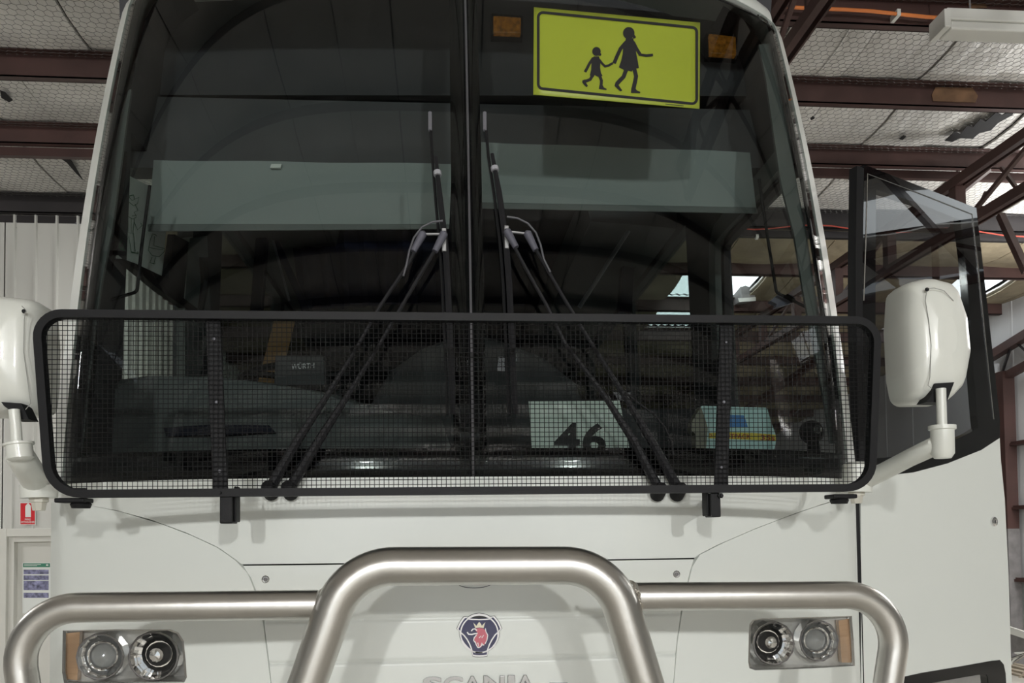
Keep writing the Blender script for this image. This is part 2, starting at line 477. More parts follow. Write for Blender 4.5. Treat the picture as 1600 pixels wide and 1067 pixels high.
for a, b, c, d in SKY:
    mb = MB(); n = int((b-a)/0.10)
    lo = [[Vector((a + (b-a)*j/(2*n), y, roofz(y) + 0.02 + (0.018 if j % 2 else 0))) for j in range(2*n+1)] for y in (c + 0.03, d - 0.03)]
    mb.slab(lo, [[p + Vector((0, 0, 0.01)) for p in r] for r in lo])
    obj('skylight_sheet', mb, SKYM, ceil, label='sunlit ribbed translucent roof sheet')
# purlins
for i, y in enumerate(PY):
    mb = MB(); z = roofz(y) - 0.01
    h = 0.17 if i != 17 else 0.15
    mb.box((RX0, y - 0.004, z - h), (RX1, y + 0.004, z))
    mb.box((RX0, y - 0.06, z - 0.008), (RX1, y + 0.004, z))
    mb.box((RX0, y - 0.004, z - h), (RX1, y + 0.06, z - h + 0.008))
    mb.box((RX0, y + 0.052, z - h), (RX1, y + 0.06, z - h + 0.02))
    if i in (17, 18):
        mb.box((RX0, y + 0.07, z - h - 0.07), (RX1, y + 0.12, z - h))
    obj('purlin', mb, MAROON if i != 18 else DARKSTEEL, ceil)
mb = MB()
P = [at(x_, y_, PY[16] - 0.013) for x_, y_ in ((1462, 136), (1520, 137), (1528, 150), (1524, 160), (1458, 158), (1456, 148))]
mb.prism(P, (0, 0.004, 0)); obj('rust_patch', mb, BROWNW, ceil, label='bare brown patch on a purlin')
mb = MB()
P = [at(x_, y_, PY[15] - 0.013) for x_, y_ in ((1510, 2), (1540, 0), (1542, 12), (1516, 13))]
mb.prism(P, (0, 0.004, 0)); obj('rust_patch', mb, BROWNW, ceil)
# hexagonal wire netting under the insulation
def netting(x0, x1, y0, y1, s=0.058):
    V = []; F = []
    dx = s; dyy = s * 1.02; r = 0.0013
    def edge(p, q):
        d = q - p; L = math.hypot(d[0], d[1])
        if L < 1e-6: return
        nx, ny = -d[1]/L*r, d[0]/L*r
        n = len(V)
        for c in (p, q):
            z = wirez(c[1]) - 0.006
            V.extend([(c[0]+nx, c[1]+ny, z+r*0.6), (c[0]-nx, c[1]-ny, z+r*0.6), (c[0], c[1], z-r)])
        F.extend([(n, n+1, n+4, n+3), (n+1, n+2, n+5, n+4), (n+2, n, n+3, n+5)])
    rows = int((y1-y0)/(dyy*0.75)); cols = int((x1-x0)/dx)
    for j in range(rows):
        yy = y0 + j*dyy*0.75
        for i in range(cols):
            xx = x0 + (i + 0.5*(j % 2))*dx
            if in_sky(xx, yy): continue
            jit = [random.uniform(-0.006, 0.006) for _ in range(2)]
            a = np.array((xx + jit[0], yy - dyy/4 + jit[1])); b = np.array((xx + jit[0], yy + dyy/4 + jit[1]))
            edge(a, b)
            edge(b, np.array((xx + dx/2, yy + dyy/2))); edge(b, np.array((xx - dx/2, yy + dyy/2)))
    return V, F
V, F = [], []
for box in ((-6.3, -1.9, 1.4, 5.4), (1.2, 6.6, 1.4, 6.5)):
    a, b = netting(*box); n = len(V); V += a; F += [tuple(i+n for i in f) for f in b]
me = bpy.data.meshes.new('wire_netting'); me.from_pydata(V, [], F); me.materials.append(WIREG)
link('wire_netting', me, ceil, kind='stuff')
# torn dark patches in the foil
def tear(pts, y):
    P = []
    for px, py in pts:
        yy = y
        for _ in range(30):
            p = at(px, py, yy); 
            d = ray(px, py); yy += (p.z - (wirez(yy) - 0.012)) / max(0.2, d.z/d.y + 0.1) * -0.5
        P.append(at(px, py, yy))
    tri = tri_fill(pts); mb = MB(); k = len(P)
    mb.add(P + [p + Vector((0, 0, 0.006)) for p in P], [tuple(t) for t in tri] + [tuple(i+k for i in t) for t in tri] + [(i, (i+1) % k, k+(i+1) % k, k+i) for i in range(k)])
    obj('torn_patch', mb, DARKGAP, ceil, label='dark tear in the foil')
tear([(1476,220),(1492,206),(1500,210),(1512,196),(1520,199),(1532,186),(1540,190),(1556,176),(1566,180),(1588,168),(1582,180),(1560,192),(1548,204),(1530,208),(1520,217),(1500,216),(1488,222)], 4.0)
tear([(1266,186),(1270,182),(1273,185),(1268,188)], 4.0)
tear([(1405,217),(1412,212),(1416,214),(1410,219)], 4.0)
tear([(0,142),(8,145),(20,157),(14,160),(2,153)], 4.0)
tear([(86,236),(100,242),(112,252),(118,262),(130,282),(118,270),(104,254),(92,246)], 5.0)
tear([(1325,280),(1332,268),(1340,262),(1345,274),(1333,288)], 5.0)
# trusses along the building
def truss(xp, zt, zbm, y0, y1, step, post=0.05, m=MAROON, ph=0.0, diag=0.035):
    t = empty('roof_truss', (0, 0, 0), ceil)
    mb = MB(); mb.bar((xp - 0.03, y0, zt), (xp - 0.03, y1, zt), 0.045, 0.075).bar((xp + 0.03, y0, zt), (xp + 0.03, y1, zt), 0.012, 0.075); obj('top_chord', mb, m, t)
    mb = MB(); mb.bar((xp - 0.03, y0, zbm), (xp - 0.03, y1, zbm), 0.045, 0.075).bar((xp + 0.03, y0, zbm), (xp + 0.03, y1, zbm), 0.012, 0.075); obj('bottom_chord', mb, m, t)
    y = y0 + ph; k = 0
    while y < y1:
        mb = MB(); mb.bar((xp, y, zbm), (xp, y, zt), post, post, (1, 0, 0)); obj('post', mb, m, t)
        if y + step < y1:
            mb = MB()
            a, b = ((y, zt), (y + step, zbm)) if k % 2 else ((y, zbm), (y + step, zt))
            mb.bar((xp, a[0], a[1]), (xp, b[0], b[1]), diag, diag, (1, 0, 0)); obj('brace', mb, m, t)
        y += step; k += 1
    return t
truss(CX + 2.06, CZ + 3.22, CZ + 2.86, -1.2, 2.75, 0.62, 0.03, diag=0.03)
truss(CX + 4.13, CZ + 2.78, CZ + 2.40, -2.0, 14.0, 1.0, 0.085, ph=6.06 - DY + 2.0 - 4.0, diag=0.03)
truss(CX - 4.3, CZ + 3.1, CZ + 2.7, -13.0, 0.2, 1.1, 0.06)
truss(CX + 0.2, CZ + 3.3, CZ + 2.9, -13.0, -1.5, 1.1, 0.06)
truss(CX + 8.0, CZ + 3.1, CZ + 2.6, -13.0, 3.0, 1.1, 0.06)
# sloping knee braces seen beyond the open door and through the door opening
def brace(a, b, ya, yb, wd, name='knee_brace', m=MAROON):
    obj(name, MB().bar(at(*a, ya), at(*b, yb), wd, wd), m, ceil)
brace((1482, 313), (1545, 262), 4.2, 4.0, 0.06)
brace((1563, 336), (1604, 425), 3.7, 3.4, 0.05)
brace((1540, 300), (1526, 330), 3.7, 3.9, 0.02)
brace((1565, 262), (1600, 310), 3.65, 3.4, 0.025)
brace((1506, 330), (1548, 322), 3.9, 3.7, 0.02)
brace((1165, 600), (1275, 508), 11.0, 9.5, 0.09, 'far_brace')
brace((1165, 640), (1300, 548), 11.0, 9.2, 0.09, 'far_brace')
for a, b in (((1242, 535), (1258, 558)), ((1210, 570), (1221, 590)), ((1199, 578), (1196, 592))):
    brace(a, b, 10.2, 10.2, 0.03, 'far_brace')
brace((1375, 470), (1330, 505), 8.0, 8.6, 0.07, 'far_brace')
# cables and light batten
c = empty('orange_power_cable', at(1400, 15, 2.4), label='orange power cable clipped along the purlin above the white batten light', category='cable')
ycab = PY[15] - 0.075
pts = [at(1196 + 42*i, 7 + 3.0*i + 1.5*math.sin(i*1.3), ycab) for i in range(13)]
obj('cable', MB().tube(pts, 0.011, 8), ORANGE, c, smooth=True)
for px, py in ((1403, 21), (1542, 27)):
    p = at(px, py, ycab); obj('clip', MB().box(p + Vector((-0.012, -0.014, -0.02)), p + Vector((0.012, 0.10, 0.022))), LAMPW, c)
c = empty('red_cable', at(1400, 360, PY[18]), label='thin red cable sagging along a far purlin behind the bus pillar', category='cable')
pts = [at(1120 + 30*i, 352 + 5*math.sin(i*0.9) + i*0.8, PY[18] - 0.09) for i in range(18)]
obj('cable', MB().tube(pts, 0.007, 6), mat('red_cable_sheath', (0.42, 0.06, 0.04), 0.5), c, smooth=True)
c = empty('grey_conduit', at(1300, 368, PY[18]), label='black conduit with pale top running under the far purlin', category='pipe')
obj('pipe', MB().tube([at(1120, 366, PY[18] + 0.1), at(1420, 372, PY[18] + 0.1)], 0.022, 8), RUBBER, c, smooth=True)
obj('clip', MB().tube([at(1180, 370, PY[18] + 0.09), at(1184, 370, PY[18] + 0.09)], 0.03, 8), LAMPW, c, smooth=True)

def batten(loc, L, along, label, lit):
    t = empty('batten_light', loc, label=label, category='light')
    if lit: t['group'] = 'added fill battens under the roof'
    x, y, z = loc; a = (1, 0) if along == 'x' else (0, 1); b = (0.075, 0.075)
    def bx(l0, l1, w_, z0, z1):
        lo = (x + a[0]*l0 - a[1]*w_, y + a[1]*l0 - a[0]*w_, z + z0); hi = (x + a[0]*l1 + a[1]*w_, y + a[1]*l1 + a[0]*w_, z + z1)
        return MB().box(lo, hi)
    obj('body', bx(-L/2, L/2, 0.075, 0.03, 0.10), LAMPW, t, bevel=0.006)
    obj('diffuser', bx(-L/2 + 0.03, L/2 - 0.03, 0.062, -0.02, 0.03), FILLON if lit else LAMPW, t, bevel=0.01)
    for s in (-1, 1):
        obj('end_cap', bx(s*L/2 - 0.02, s*L/2 + 0.02, 0.078, -0.02, 0.09), LAMPW, t, bevel=0.004)
        mb = MB(); mb.tube([(x + a[0]*s*L*0.35, y + a[1]*s*L*0.35, z + 0.1), (x + a[0]*s*L*0.35, y + a[1]*s*L*0.35, roofz(y) - 0.02)], 0.006, 6); obj('hanger', mb, GREYCOL, t)
    return t
p = at(1530, 44, 2.12)
batten((p.x + 0.40, 2.12, p.z - 0.03), 1.3, 'x', 'long white batten light hanging below the orange cable', False)
for x, y, where in FILL_BATTENS:
    z = roofz(y) - (1.25 if x != -2.0 else 0.36)
    batten((x, y, z), 1.5, 'x', 'added fill light in a white batten under the roof ' + where, True)
    lamp_light('AREA', 'added_fill_light', (x, y, z - 0.05), FILL_POWER * (1 if x != -2.0 else 0.3), 1.45, 0.14)  # added fill; the weak one lifts the wall past the driver's window
    if x != -2.0:
        o = lamp_light('AREA', 'added_up_fill', (x, y, z + 0.13), FILL_POWER * 1.0, 1.45, 0.14)  # upward fill added to brighten the roof
        o.rotation_euler = (math.pi, 0, 0)
for nm, L in (('left', LAMP_A), ('right', LAMP_B)):
    t = empty('high_bay_lamp', L, label='high bay lamp with round reflector on the %s bay of the shed front' % nm, category='lamp')
    obj('reflector', MB().lathe([(0.07, 0.30), (0.10, 0.26), (0.36, 0.04), (0.38, 0.02), (0.37, 0.02), (0.35, 0.05), (0.09, 0.25), (0.0, 0.25)], L, (0, 0, 1)), CHROME2, t, smooth=True)
    obj('gear_box', MB().lathe([(0.0, 0.46), (0.09, 0.45), (0.09, 0.31), (0.06, 0.30)], L, (0, 0, 1), 16), GREYM, t, smooth=True)
    obj('hanger', MB().tube([Vector(L) + Vector((0, 0, 0.46)), (L[0], L[1], roofz(L[1]))], 0.008, 6), GREYCOL, t)
    obj('lens', MB().lathe([(0.0, -0.06), (0.08, -0.05), (0.26, -0.01), (0.34, 0.045), (0.0, 0.05)], L, (0, 0, 1)), mat('high_bay_diffuser', (0.9, 0.9, 0.9), 0.4, emit=(1, 0.98, 0.94, 60)), t, smooth=True)
    lamp_light('POINT', 'high_bay_light', Vector(L) + Vector((0, 0, -0.2)), LAMP_POWER, 0.16, color=(1, 1, 0.98))
# ------------------------------------------------------------------ walls
def corrugated(name, p, q, z0, z1, pitch, ribw, ribh, m, parent, npan=1.0, bottom=None):
    """wall of ribbed sheets from p to q (xy); every sheet is a piece of its own, ribs proud on the left of travel"""
    p = Vector((*p, 0)); q = Vector((*q, 0)); d = (q - p); L = d.length; d.normalize(); n = Vector((d.y, -d.x, 0))
    per = max(1, int(npan / pitch)); x = 0; k = 0
    while x < L - 0.01:
        x1 = min(L, x + per*pitch); prof = []; s = x
        while s < x1 - 1e-4:
            e = min(s + pitch, x1)
            prof += [(s, 0), (s + pitch/2 - ribw, 0), (s + pitch/2 - ribw*0.5, ribh), (s + pitch/2 + ribw*0.5, ribh), (s + pitch/2 + ribw, 0)]
            s = e
        prof.append((x1 + 0.01, 0)); prof = [(min(a, x1 + 0.01), b) for a, b in prof]
        lift = 0.0015 * (k % 2)
        zz = bottom(p + d*((x+x1)/2)) if bottom else z0
        lo = [[p + d*a + n*(b + lift) + Vector((0, 0, z)) for a, b in prof] for z in (zz, z1)]
        obj('cladding_sheet', MB().slab(lo, [[v - n*0.01 for v in r] for r in lo]), m, parent)
        x = x1; k += 1
YW = 5.4; XWC = -3.35
wl = empty('wall_left', (-6, YW, 0), kind='structure')
# the doorway: measure frame from the photograph
pf = at(2, 826, YW); DX0 = pf.x; DZ = pf.z; DX1 = DX0 + 1.02
ztopw = at(60, 333, YW).z
corrugated('x', (-9.1, YW), (DX0, YW), 0, ztopw, 0.19, 0.014, 0.022, CLAD, wl, 0.76)
corrugated('x', (DX1, YW), (XWC, YW), 0, ztopw, 0.19, 0.014, 0.022, CLAD, wl, 0.76)
corrugated('x', (DX0, YW), (DX1, YW), DZ, ztopw, 0.19, 0.014, 0.022, CLAD, wl, 0.76)
corrugated('x', (XWC, YW), (XWC, 16.9), 0, ztopw - 0.3, 0.19, 0.035, 0.025, CLAD, wl, 0.95)
obj('eave_beam', MB().box((-9.1, YW - 0.05, ztopw), (XWC + 0.03, YW + 0.06, ztopw + 0.27)).box((-9.1, YW - 0.055, ztopw + 0.262), (XWC + 0.03, YW - 0.03, ztopw + 0.275)), DARKSTEEL, wl)
obj('closing_strip', MB().box((-9.1, YW + 0.03, ztopw + 0.2), (XWC, YW + 0.05, roofz(YW) + 0.1)), DARKSTEEL, wl)
for px, py in ((25, 346), (57, 347), (88, 348), (120, 349), (24, 356)):
    p = at(px, py, YW); obj('screw', MB().lathe([(0.012, 0), (0.012, 0.006), (0.005, 0.012)], p + Vector((0, 0, 0)), (0, -1, 0), 8), GREYM, wl)
d1 = empty('door_1', (DX0, YW, 0), kind='structure')
fw_ = 0.075
fr = MB(); fr.box((DX0 - 0.01, YW - 0.055, 0), (DX0 + fw_, YW + 0.12, DZ)); fr.box((DX1 - fw_, YW - 0.055, 0), (DX1 + 0.01, YW + 0.12, DZ)); fr.box((DX0 + fw_, YW - 0.055, DZ - fw_), (DX1 - fw_, YW + 0.12, DZ))
obj('door_frame', fr, DOORP, d1, bevel=0.004)
fr = MB(); fr.box((DX0 + fw_, YW - 0.02, 0), (DX0 + fw_ + 0.05, YW + 0.10, DZ - fw_)); fr.box((DX0 + fw_ + 0.05, YW - 0.02, DZ - fw_ - 0.05), (DX1 - fw_, YW + 0.10, DZ - fw_))
obj('door_stop', fr, DOORP, d1, bevel=0.003)
obj('door_leaf', MB().box((DX0 + fw_ + 0.03, YW + 0.045, 0.02), (DX1 - fw_, YW + 0.09, DZ - fw_ - 0.03)), DOORP, d1, bevel=0.003)
# poster on the door
YP = YW + 0.040
po = empty('notice_poster', at(58, 930, YP), label='printed notice with green heading and photo strips taped on cream door', category='poster')
a, b, c_, e = at(35, 879, YP), at(79, 879, YP), at(79, 958, YP), at(35, 958, YP)
obj('sheet', MB().hexa([a, b, c_, e], [v + Vector((0, 0.003, 0)) for v in (a, b, c_, e)]), PAPER, po)
def flat(px0, py0, px1, py1, y, name, m, par):
    q = [at(px0, py0, y), at(px1, py0, y), at(px1, py1, y), at(px0, py1, y)]
    obj(name, MB().add(q, [(0, 1, 2, 3)]), m, par)
flat(36, 880, 78, 886, YP - 0.001, 'heading_band', GREENH, po)
mb = MB(); text_on(mb, 'WORKSHOP NOTICE', at(37.5, 883.2, YP - 0.002), at(60, 883.2, YP - 0.002) - at(37.5, 883.2, YP - 0.002), Vector((0, 0, 0.009)))
text_on(mb, 'SAFE', at(71, 884.6, YP - 0.002), at(75, 884.6, YP - 0.002) - at(71, 884.6, YP - 0.002), Vector((0, 0, 0.012)))
MBp = MB(); MBp.add([at(37.5, 881.6, YP-0.002), at(64, 881.6, YP-0.002), at(64, 882.3, YP-0.002), at(37.5, 882.3, YP-0.002)], [(0,1,2,3)]); MBp.add([at(37.5, 883.4, YP-0.002), at(58, 883.4, YP-0.002), at(58, 884.1, YP-0.002), at(37.5, 884.1, YP-0.002)], [(0,1,2,3)])
MBp.add([at(72, 881.6, YP-0.002), at(75.5, 881.6, YP-0.002), at(75.5, 884, YP-0.002), at(72, 884, YP-0.002)], [(0,1,2,3)])
obj('heading_print', MBp, PAPER, po)
for k, (y0, y1) in enumerate(((890, 897), (899, 906), (907.5, 922), (926, 934))):
    flat(37, y0, 76, y1, YP - 0.001, 'photo_strip', PURPLEP, po)
# fire extinguisher sign
YS = YW - 0.028
fs_ = empty('fire_extinguisher_sign', at(44, 803, YS), label='red and white fire extinguisher sign fixed above the cream door', category='sign')
q = [at(31, 785, YS), at(55.5, 785, YS), at(55.5, 820, YS), at(31, 820, YS)]
obj('plate', MB().hexa(q, [v + Vector((0, 0.004, 0)) for v in q]), PAPER, fs_)
q = [at(32, 786, YS - 0.001), at(54.5, 786, YS - 0.001), at(54.5, 819, YS - 0.001), at(32, 819, YS - 0.001)]
obj('red_panel', MB().add(q, [(0, 1, 2, 3)]), REDS, fs_)
mb = MB(); ye = YS - 0.002
body = [(39.5, 808), (39.5, 791), (41, 788.5), (43, 787), (43, 786.2), (45, 786.2), (45, 787), (47, 788.5), (48.3, 791), (48.3, 808)]
P = [at(x_, y_, ye) for x_, y_ in body]; mb.add(P, [tuple(range(len(P)))[::-1]])
obj('extinguisher_symbol', mb, PAPER, fs_)
mb = MB()
for txt, x0, x1, y0, y1 in (('FIRE', 39, 48, 813, 810), ('EXTINGUISHER', 33, 54, 817, 814)):
    o_ = at(x0, y0, ye); text_on(mb, txt, o_, at(x1, y0, ye) - o_, at(x0, y1, ye) - o_, bold=0.01)
obj('sign_wording', mb, PAPER, fs_)
# back wall, right wall, outer walls
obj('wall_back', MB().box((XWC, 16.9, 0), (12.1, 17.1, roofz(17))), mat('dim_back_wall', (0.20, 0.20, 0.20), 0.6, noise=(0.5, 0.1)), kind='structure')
obj('wall_left_outer', MB().box((-9.3, -14, 0), (-9.1, 17, 5.6)), mat('darkened_grey_cladding', (0.22, 0.22, 0.21), 0.6, noise=(0.6, 0.1)), kind='structure')  # unseen outer walls toned dark to calm reflections in the windscreen edges
obj('wall_right_outer', MB().box((12.1, -14, 0), (12.3, 17, 5.6)), MATS['darkened_grey_cladding'], kind='structure')
fwl = MB(); fwl.box((-9.1, -14.2, 0), (-5, -14, 5)); fwl.box((5, -14.2, 0), (12.1, -14, 5)); fwl.box((-5, -14.2, 4.1), (5, -14, 5))
obj('wall_front', fwl, CLAD, kind='structure')
XR = CX + 7.35; YR0 = 5.3
wr = empty('wall_right', (XR, 10, 0), kind='structure')
def xr(px, py, dx=0.0): return atx(px, py, XR + dx)
corrugated('x', (XR, 16.9), (XR, YR0), 0, 5.3, 0.76, 0.02, 0.006, WALLW, wr, 1.6)
gx = XR - 0.12
def rline(a, b, w_, name, m=MAROON, dx=-0.12, h=None):
    obj(name, MB().bar(atx(*a, XR + dx), atx(*b, XR + dx), w_, h or w_), m, wr)
rline((1540, 562), (1612, 518), 0.11, 'girder_top_chord')
rline((1556, 596), (1612, 566), 0.09, 'girder_bottom_chord')
rline((1580, 540), (1564, 588), 0.025, 'girder_brace', DARKSTEEL)
rline((1588, 535), (1606, 552), 0.02, 'girder_brace', DARKSTEEL)
ycol = atx(1572, 700, gx).y
zcut = atx(1572, 826, gx).z
obj('wall_column', MB().box((gx - 0.08, ycol - 0.09, zcut), (gx + 0.08, ycol + 0.09, atx(1566, 588, gx).z + 0.05)), MAROON, wr)
obj('wall_column_foot', MB().box((gx - 0.082, ycol - 0.092, 0), (gx + 0.082, ycol + 0.092, zcut)), GREYCOL, wr)
obj('edge_strip', MB().box((gx - 0.01, ycol + 0.1, 0), (gx + 0.02, ycol + 0.17, 3.9)), WALLW, wr)
for py in (691, 792, 905):
    z = atx(1590, py, gx).z
    obj('wall_girt', MB().box((gx, YR0, z - 0.03), (gx + 0.11, 16.8, z + 0.02)).box((gx - 0.02, YR0, z - 0.03), (gx, 16.8, z + 0.0)), MAROON, wr)
# wooden/steel clutter low on the right
t = empty('white_sheet_panel', atx(1590, 985, XR - 0.9), label='white folded sheet panel leaning above the scrap beside the door', category='panel')
q = [atx(1574, 978, XR - 0.9), atx(1625, 995, XR - 0.9), atx(1625, 1006, XR - 0.9), atx(1574, 989, XR - 0.9)]
obj('front_lip', MB().hexa(q, [v + Vector((0.03, 0.01, 0)) for v in q]), LAMPW, t)
q = [atx(1574, 989, XR - 0.86), atx(1625, 1006, XR - 0.86), atx(1625, 1016, XR - 0.86), atx(1574, 1020, XR - 0.86)]
obj('underside', MB().hexa(q, [v + Vector((0.03, 0.01, 0)) for v in q]), GREYCOL, t)
t = empty('scrap_stand', (XR - 0.7, 6.0, 0), label='stand of offcut pipes and timber low beside the open door', category='stand')
for k, (a, b, r_, m_) in enumerate((((1576, 1040), (1622, 1010), 0.012, CHROME2), ((1576, 1030), (1622, 1014), 0.012, CHROME2), ((1580, 1037), (1596, 1018), 0.016, LAMPW), ((1586, 1019), (1600, 1021), 0.02, LAMPW), ((1574, 1022), (1620, 1004), 0.01, GREYM), ((1590, 1062), (1606, 1045), 0.012, TIMBER))):
    obj('offcut', MB().tube([atx(*a, XR - 0.75), atx(*b, XR - 0.7)], r_, 8), m_, t, smooth=True)
z_ = atx(1590, 1062, XR - 0.7).z
obj('shelf_board', MB().box((XR - 0.75, 5.0, z_ - 0.02), (XR - 0.1, 9.0, z_ + 0.03)), DARKSTEEL, t)
for k in range(5):
    obj('timber_plank', MB().box((XR - 0.7 + 0.1*k, 5.2, z_ + 0.03), (XR - 0.62 + 0.1*k, 8.6, z_ + 0.06 + 0.02*(k % 3))), TIMBER, t)
for y_ in (5.1, 8.9):
    obj('leg', MB().box((XR - 0.72, y_ - 0.03, 0), (XR - 0.66, y_ + 0.03, z_ - 0.02)), DARKSTEEL, t)
    obj('leg', MB().box((XR - 0.2, y_ - 0.03, 0), (XR - 0.14, y_ + 0.03, z_ - 0.02)), DARKSTEEL, t)
# roof vent below the skylight
t = empty('roof_vent', at(1168, 455, PY[20] - 0.3), label='square grey vent box below the left bright skylight', category='vent')
q = [at(1156, 438, PY[20] - 0.3), at(1180, 438, PY[20] - 0.3), at(1180, 466, PY[20] - 0.3), at(1160, 469, PY[20] - 0.3)]
obj('duct', MB().hexa(q, [v + Vector((0, 0.3, 0.02)) for v in q]), GREYCOL, t)
obj('flange', MB().hexa([at(1153, 466, PY[20]-0.32), at(1181, 464, PY[20]-0.32), at(1181, 470, PY[20]-0.32), at(1155, 472, PY[20]-0.32)], [at(1153, 466, PY[20]), at(1181, 464, PY[20]), at(1181, 470, PY[20]), at(1155, 472, PY[20])]), LAMPW, t)
#BUS
# ================================================================== THE BUS
bus = empty('bus', (0, 0.6, 0), label='white coach with stone guard, wipers and steel bull bar, parked in the shed', category='bus')
def cut(o, poly, d):
    """cut a prism-shaped opening into a mesh object"""
    me = MB().prism(poly, d).mesh('cutter', WHITE); c = bpy.data.objects.new('cutter', me); COL.objects.link(c)
    b = o.modifiers.new('opening', 'BOOLEAN'); b.operation = 'DIFFERENCE'; b.object = c; b.solver = 'EXACT'
    bpy.context.view_layer.update()
    new = bpy.data.meshes.new_from_object(o.evaluated_get(bpy.context.evaluated_depsgraph_get()))
    o.modifiers.clear(); o.data = new
    bpy.data.objects.remove(c); bpy.data.meshes.remove(me)
def lerp(a, b, t): return a + (b - a) * t
# --- front panels: seams measured on the front surface
SL = [ws(*q) for q in ((100, 781), (130, 788), (180, 797), (235, 812), (290, 832), (340, 855), (375, 880), (387, 893), (400, 925), (411, 965), (418, 1020), (424, 1067), (428, 1110), (430, 1200))]
SR = [ws(*q) for q in ((1338, 773), (1290, 786), (1240, 803), (1180, 826), (1120, 852), (1090, 868), (1083, 876), (1076, 905), (1066, 950), (1058, 1000), (1052, 1067), (1049, 1110), (1047, 1200))]
def seam(S, z):
    zz = [p.z for p in S][::-1]; xx = [p.x for p in S][::-1]
    return float(np.interp(z, zz, xx))
ZSL, ZSR = SL[0].z, SR[0].z
ZLOW = 0.75
zflap = ws(740, 878).z
zcr = ws(740, 1030).z; zcr2 = ws(640, 967).z
W0 = 1.335
def relief(z):
    f = lambda c, h, wd: h / (1 + math.exp((z - c) / wd))
    g = lambda c, h, wd: h * math.exp(-((z - c) / wd) ** 2)
    return -f(zcr, 0.003, 0.003) - f(zcr2, 0.002, 0.003) + g(zcr, 0.005, 0.005) + g(zcr2, 0.003, 0.005)
def front_panel(name, zs, xa, xb, n=28, rel=False, m=WHITE):
    rows = []
    for z in zs:
        a, b = xa(z), xb(z)
        rows.append([Vector((lerp(a, b, j/n), plan(lerp(a, b, j/n)/W0) + (relief(z) if rel else 0), z)) for j in range(n+1)])
    return obj(name, MB().slab(rows, [[p + Vector((0, 0.02, 0)) for p in r] for r in rows]), m, bus, smooth=True)
G = 0.0022
fine = lambda a, b, k: [lerp(a, b, i/k) for i in range(k+1)]
cl = lambda x: max(-W0*0.985, min(W0*0.985, x))
front_panel('cowl_panel', fine(zflap + G, ZB, 26), lambda z: cl(seam(SL, z) + G if z < ZSL else -W0*0.985), lambda z: cl(seam(SR, z) - G if z < ZSR else W0*0.985), 48)
front_panel('front_flap', fine(ZLOW, zcr - 0.02, 6) + fine(zcr - 0.018, zcr + 0.018, 10) + fine(zcr + 0.02, zcr2 - 0.02, 3) + fine(zcr2 - 0.018, zcr2 + 0.018, 10) + fine(zcr2 + 0.02, zflap - G, 4), lambda z: seam(SL, z) + G, lambda z: seam(SR, z) - G, 30, True)
def corner_panel(side):
    S = SL if side < 0 else SR; ztop_ = (ZSL if side < 0 else ZSR) - 0.004
    rows = []; rows2 = []
    yend = 0.9 if side < 0 else 0.33
    for z in fine(ZLOW, ztop_, 30):
        s = abs(cl(seam(S, z)) - side*-G*1.0); s = min(s, W0*0.984)
        f0 = s / W0; r = []; r2 = []
        for j in range(25):
            f = f0 + (1 - f0) * math.sin(math.pi/2*j/24)
            r.append(Vector((side*f*W0 - (0.007 if side > 0 and f > 0.99 else 0), plan(f), z)))
            nn = Vector((side*(0.016 if j > 20 else 0.006), -0.014, 0))
            r2.append(r[-1] - nn)
        r.append(Vector((side*W0 - (0.007 if side > 0 else 0), yend, z))); r2.append(Vector((side*(W0 - 0.022), yend, z)))
        rows.append(r); rows2.append(r2)
    return obj('corner_panel', MB().slab(rows, rows2), WHITE, bus, smooth=True)
cpl, cpr = corner_panel(-1), corner_panel(1)
rows = [[Vector((f*W0*0.97, plan(f*0.97) + 0.13, z)) for f in fine(-1, 1, 30)] for z in (ZLOW, ZB - 0.01)]
obj('front_bulkhead', MB().slab(rows, [[p + Vector((0, 0.02, 0)) for p in r] for r in rows]), mat('grey_bulkhead', (0.10, 0.10, 0.10), 0.8), bus)
# bumper below the frame
rows = [[Vector((f*W0*0.99, plan(f*0.985) - 0.05*k, z)) for f in fine(-1, 1, 30)] for z, k in ((0.30, 0.4), (0.36, 1), (0.68, 1), (0.74, 0.3))]
obj('bumper', MB().slab(rows, [[p + Vector((0, 0.05, 0)) for p in r] for r in rows]), WHITE, bus, smooth=True)
for px, py in ((415, 905), (1057, 897)):
    p = ws(px, py); t = empty('panel_screw', p, bus)
    obj('washer', MB().lathe([(0.0, -0.001), (0.0105, -0.001), (0.011, 0.0015), (0.0085, 0.003), (0.0085, 0.001), (0.0, 0.001)], p, (0, -1, 0), 18), CHROME2, t, smooth=True)
    obj('screw_head', MB().lathe([(0.0, 0.0), (0.0055, 0.0), (0.0055, 0.004), (0.003, 0.0055), (0.003, 0.003), (0, 0.003)], p, (0, -1, 0), 14), GREYCOL, t, smooth=True)
mb = MB(); c_ = ws(742, 911)
mb.tube([c_ + Vector((0.05*math.cos(a), -0.001, 0.014*math.sin(a))) for a in [math.pi*(1 + i/12) for i in range(13)]], 0.0013, 6)
obj('latch_shadow_line', mb, GREYM, bus, smooth=True)  # thin grey line drawn as the shadow edge of the latch notch
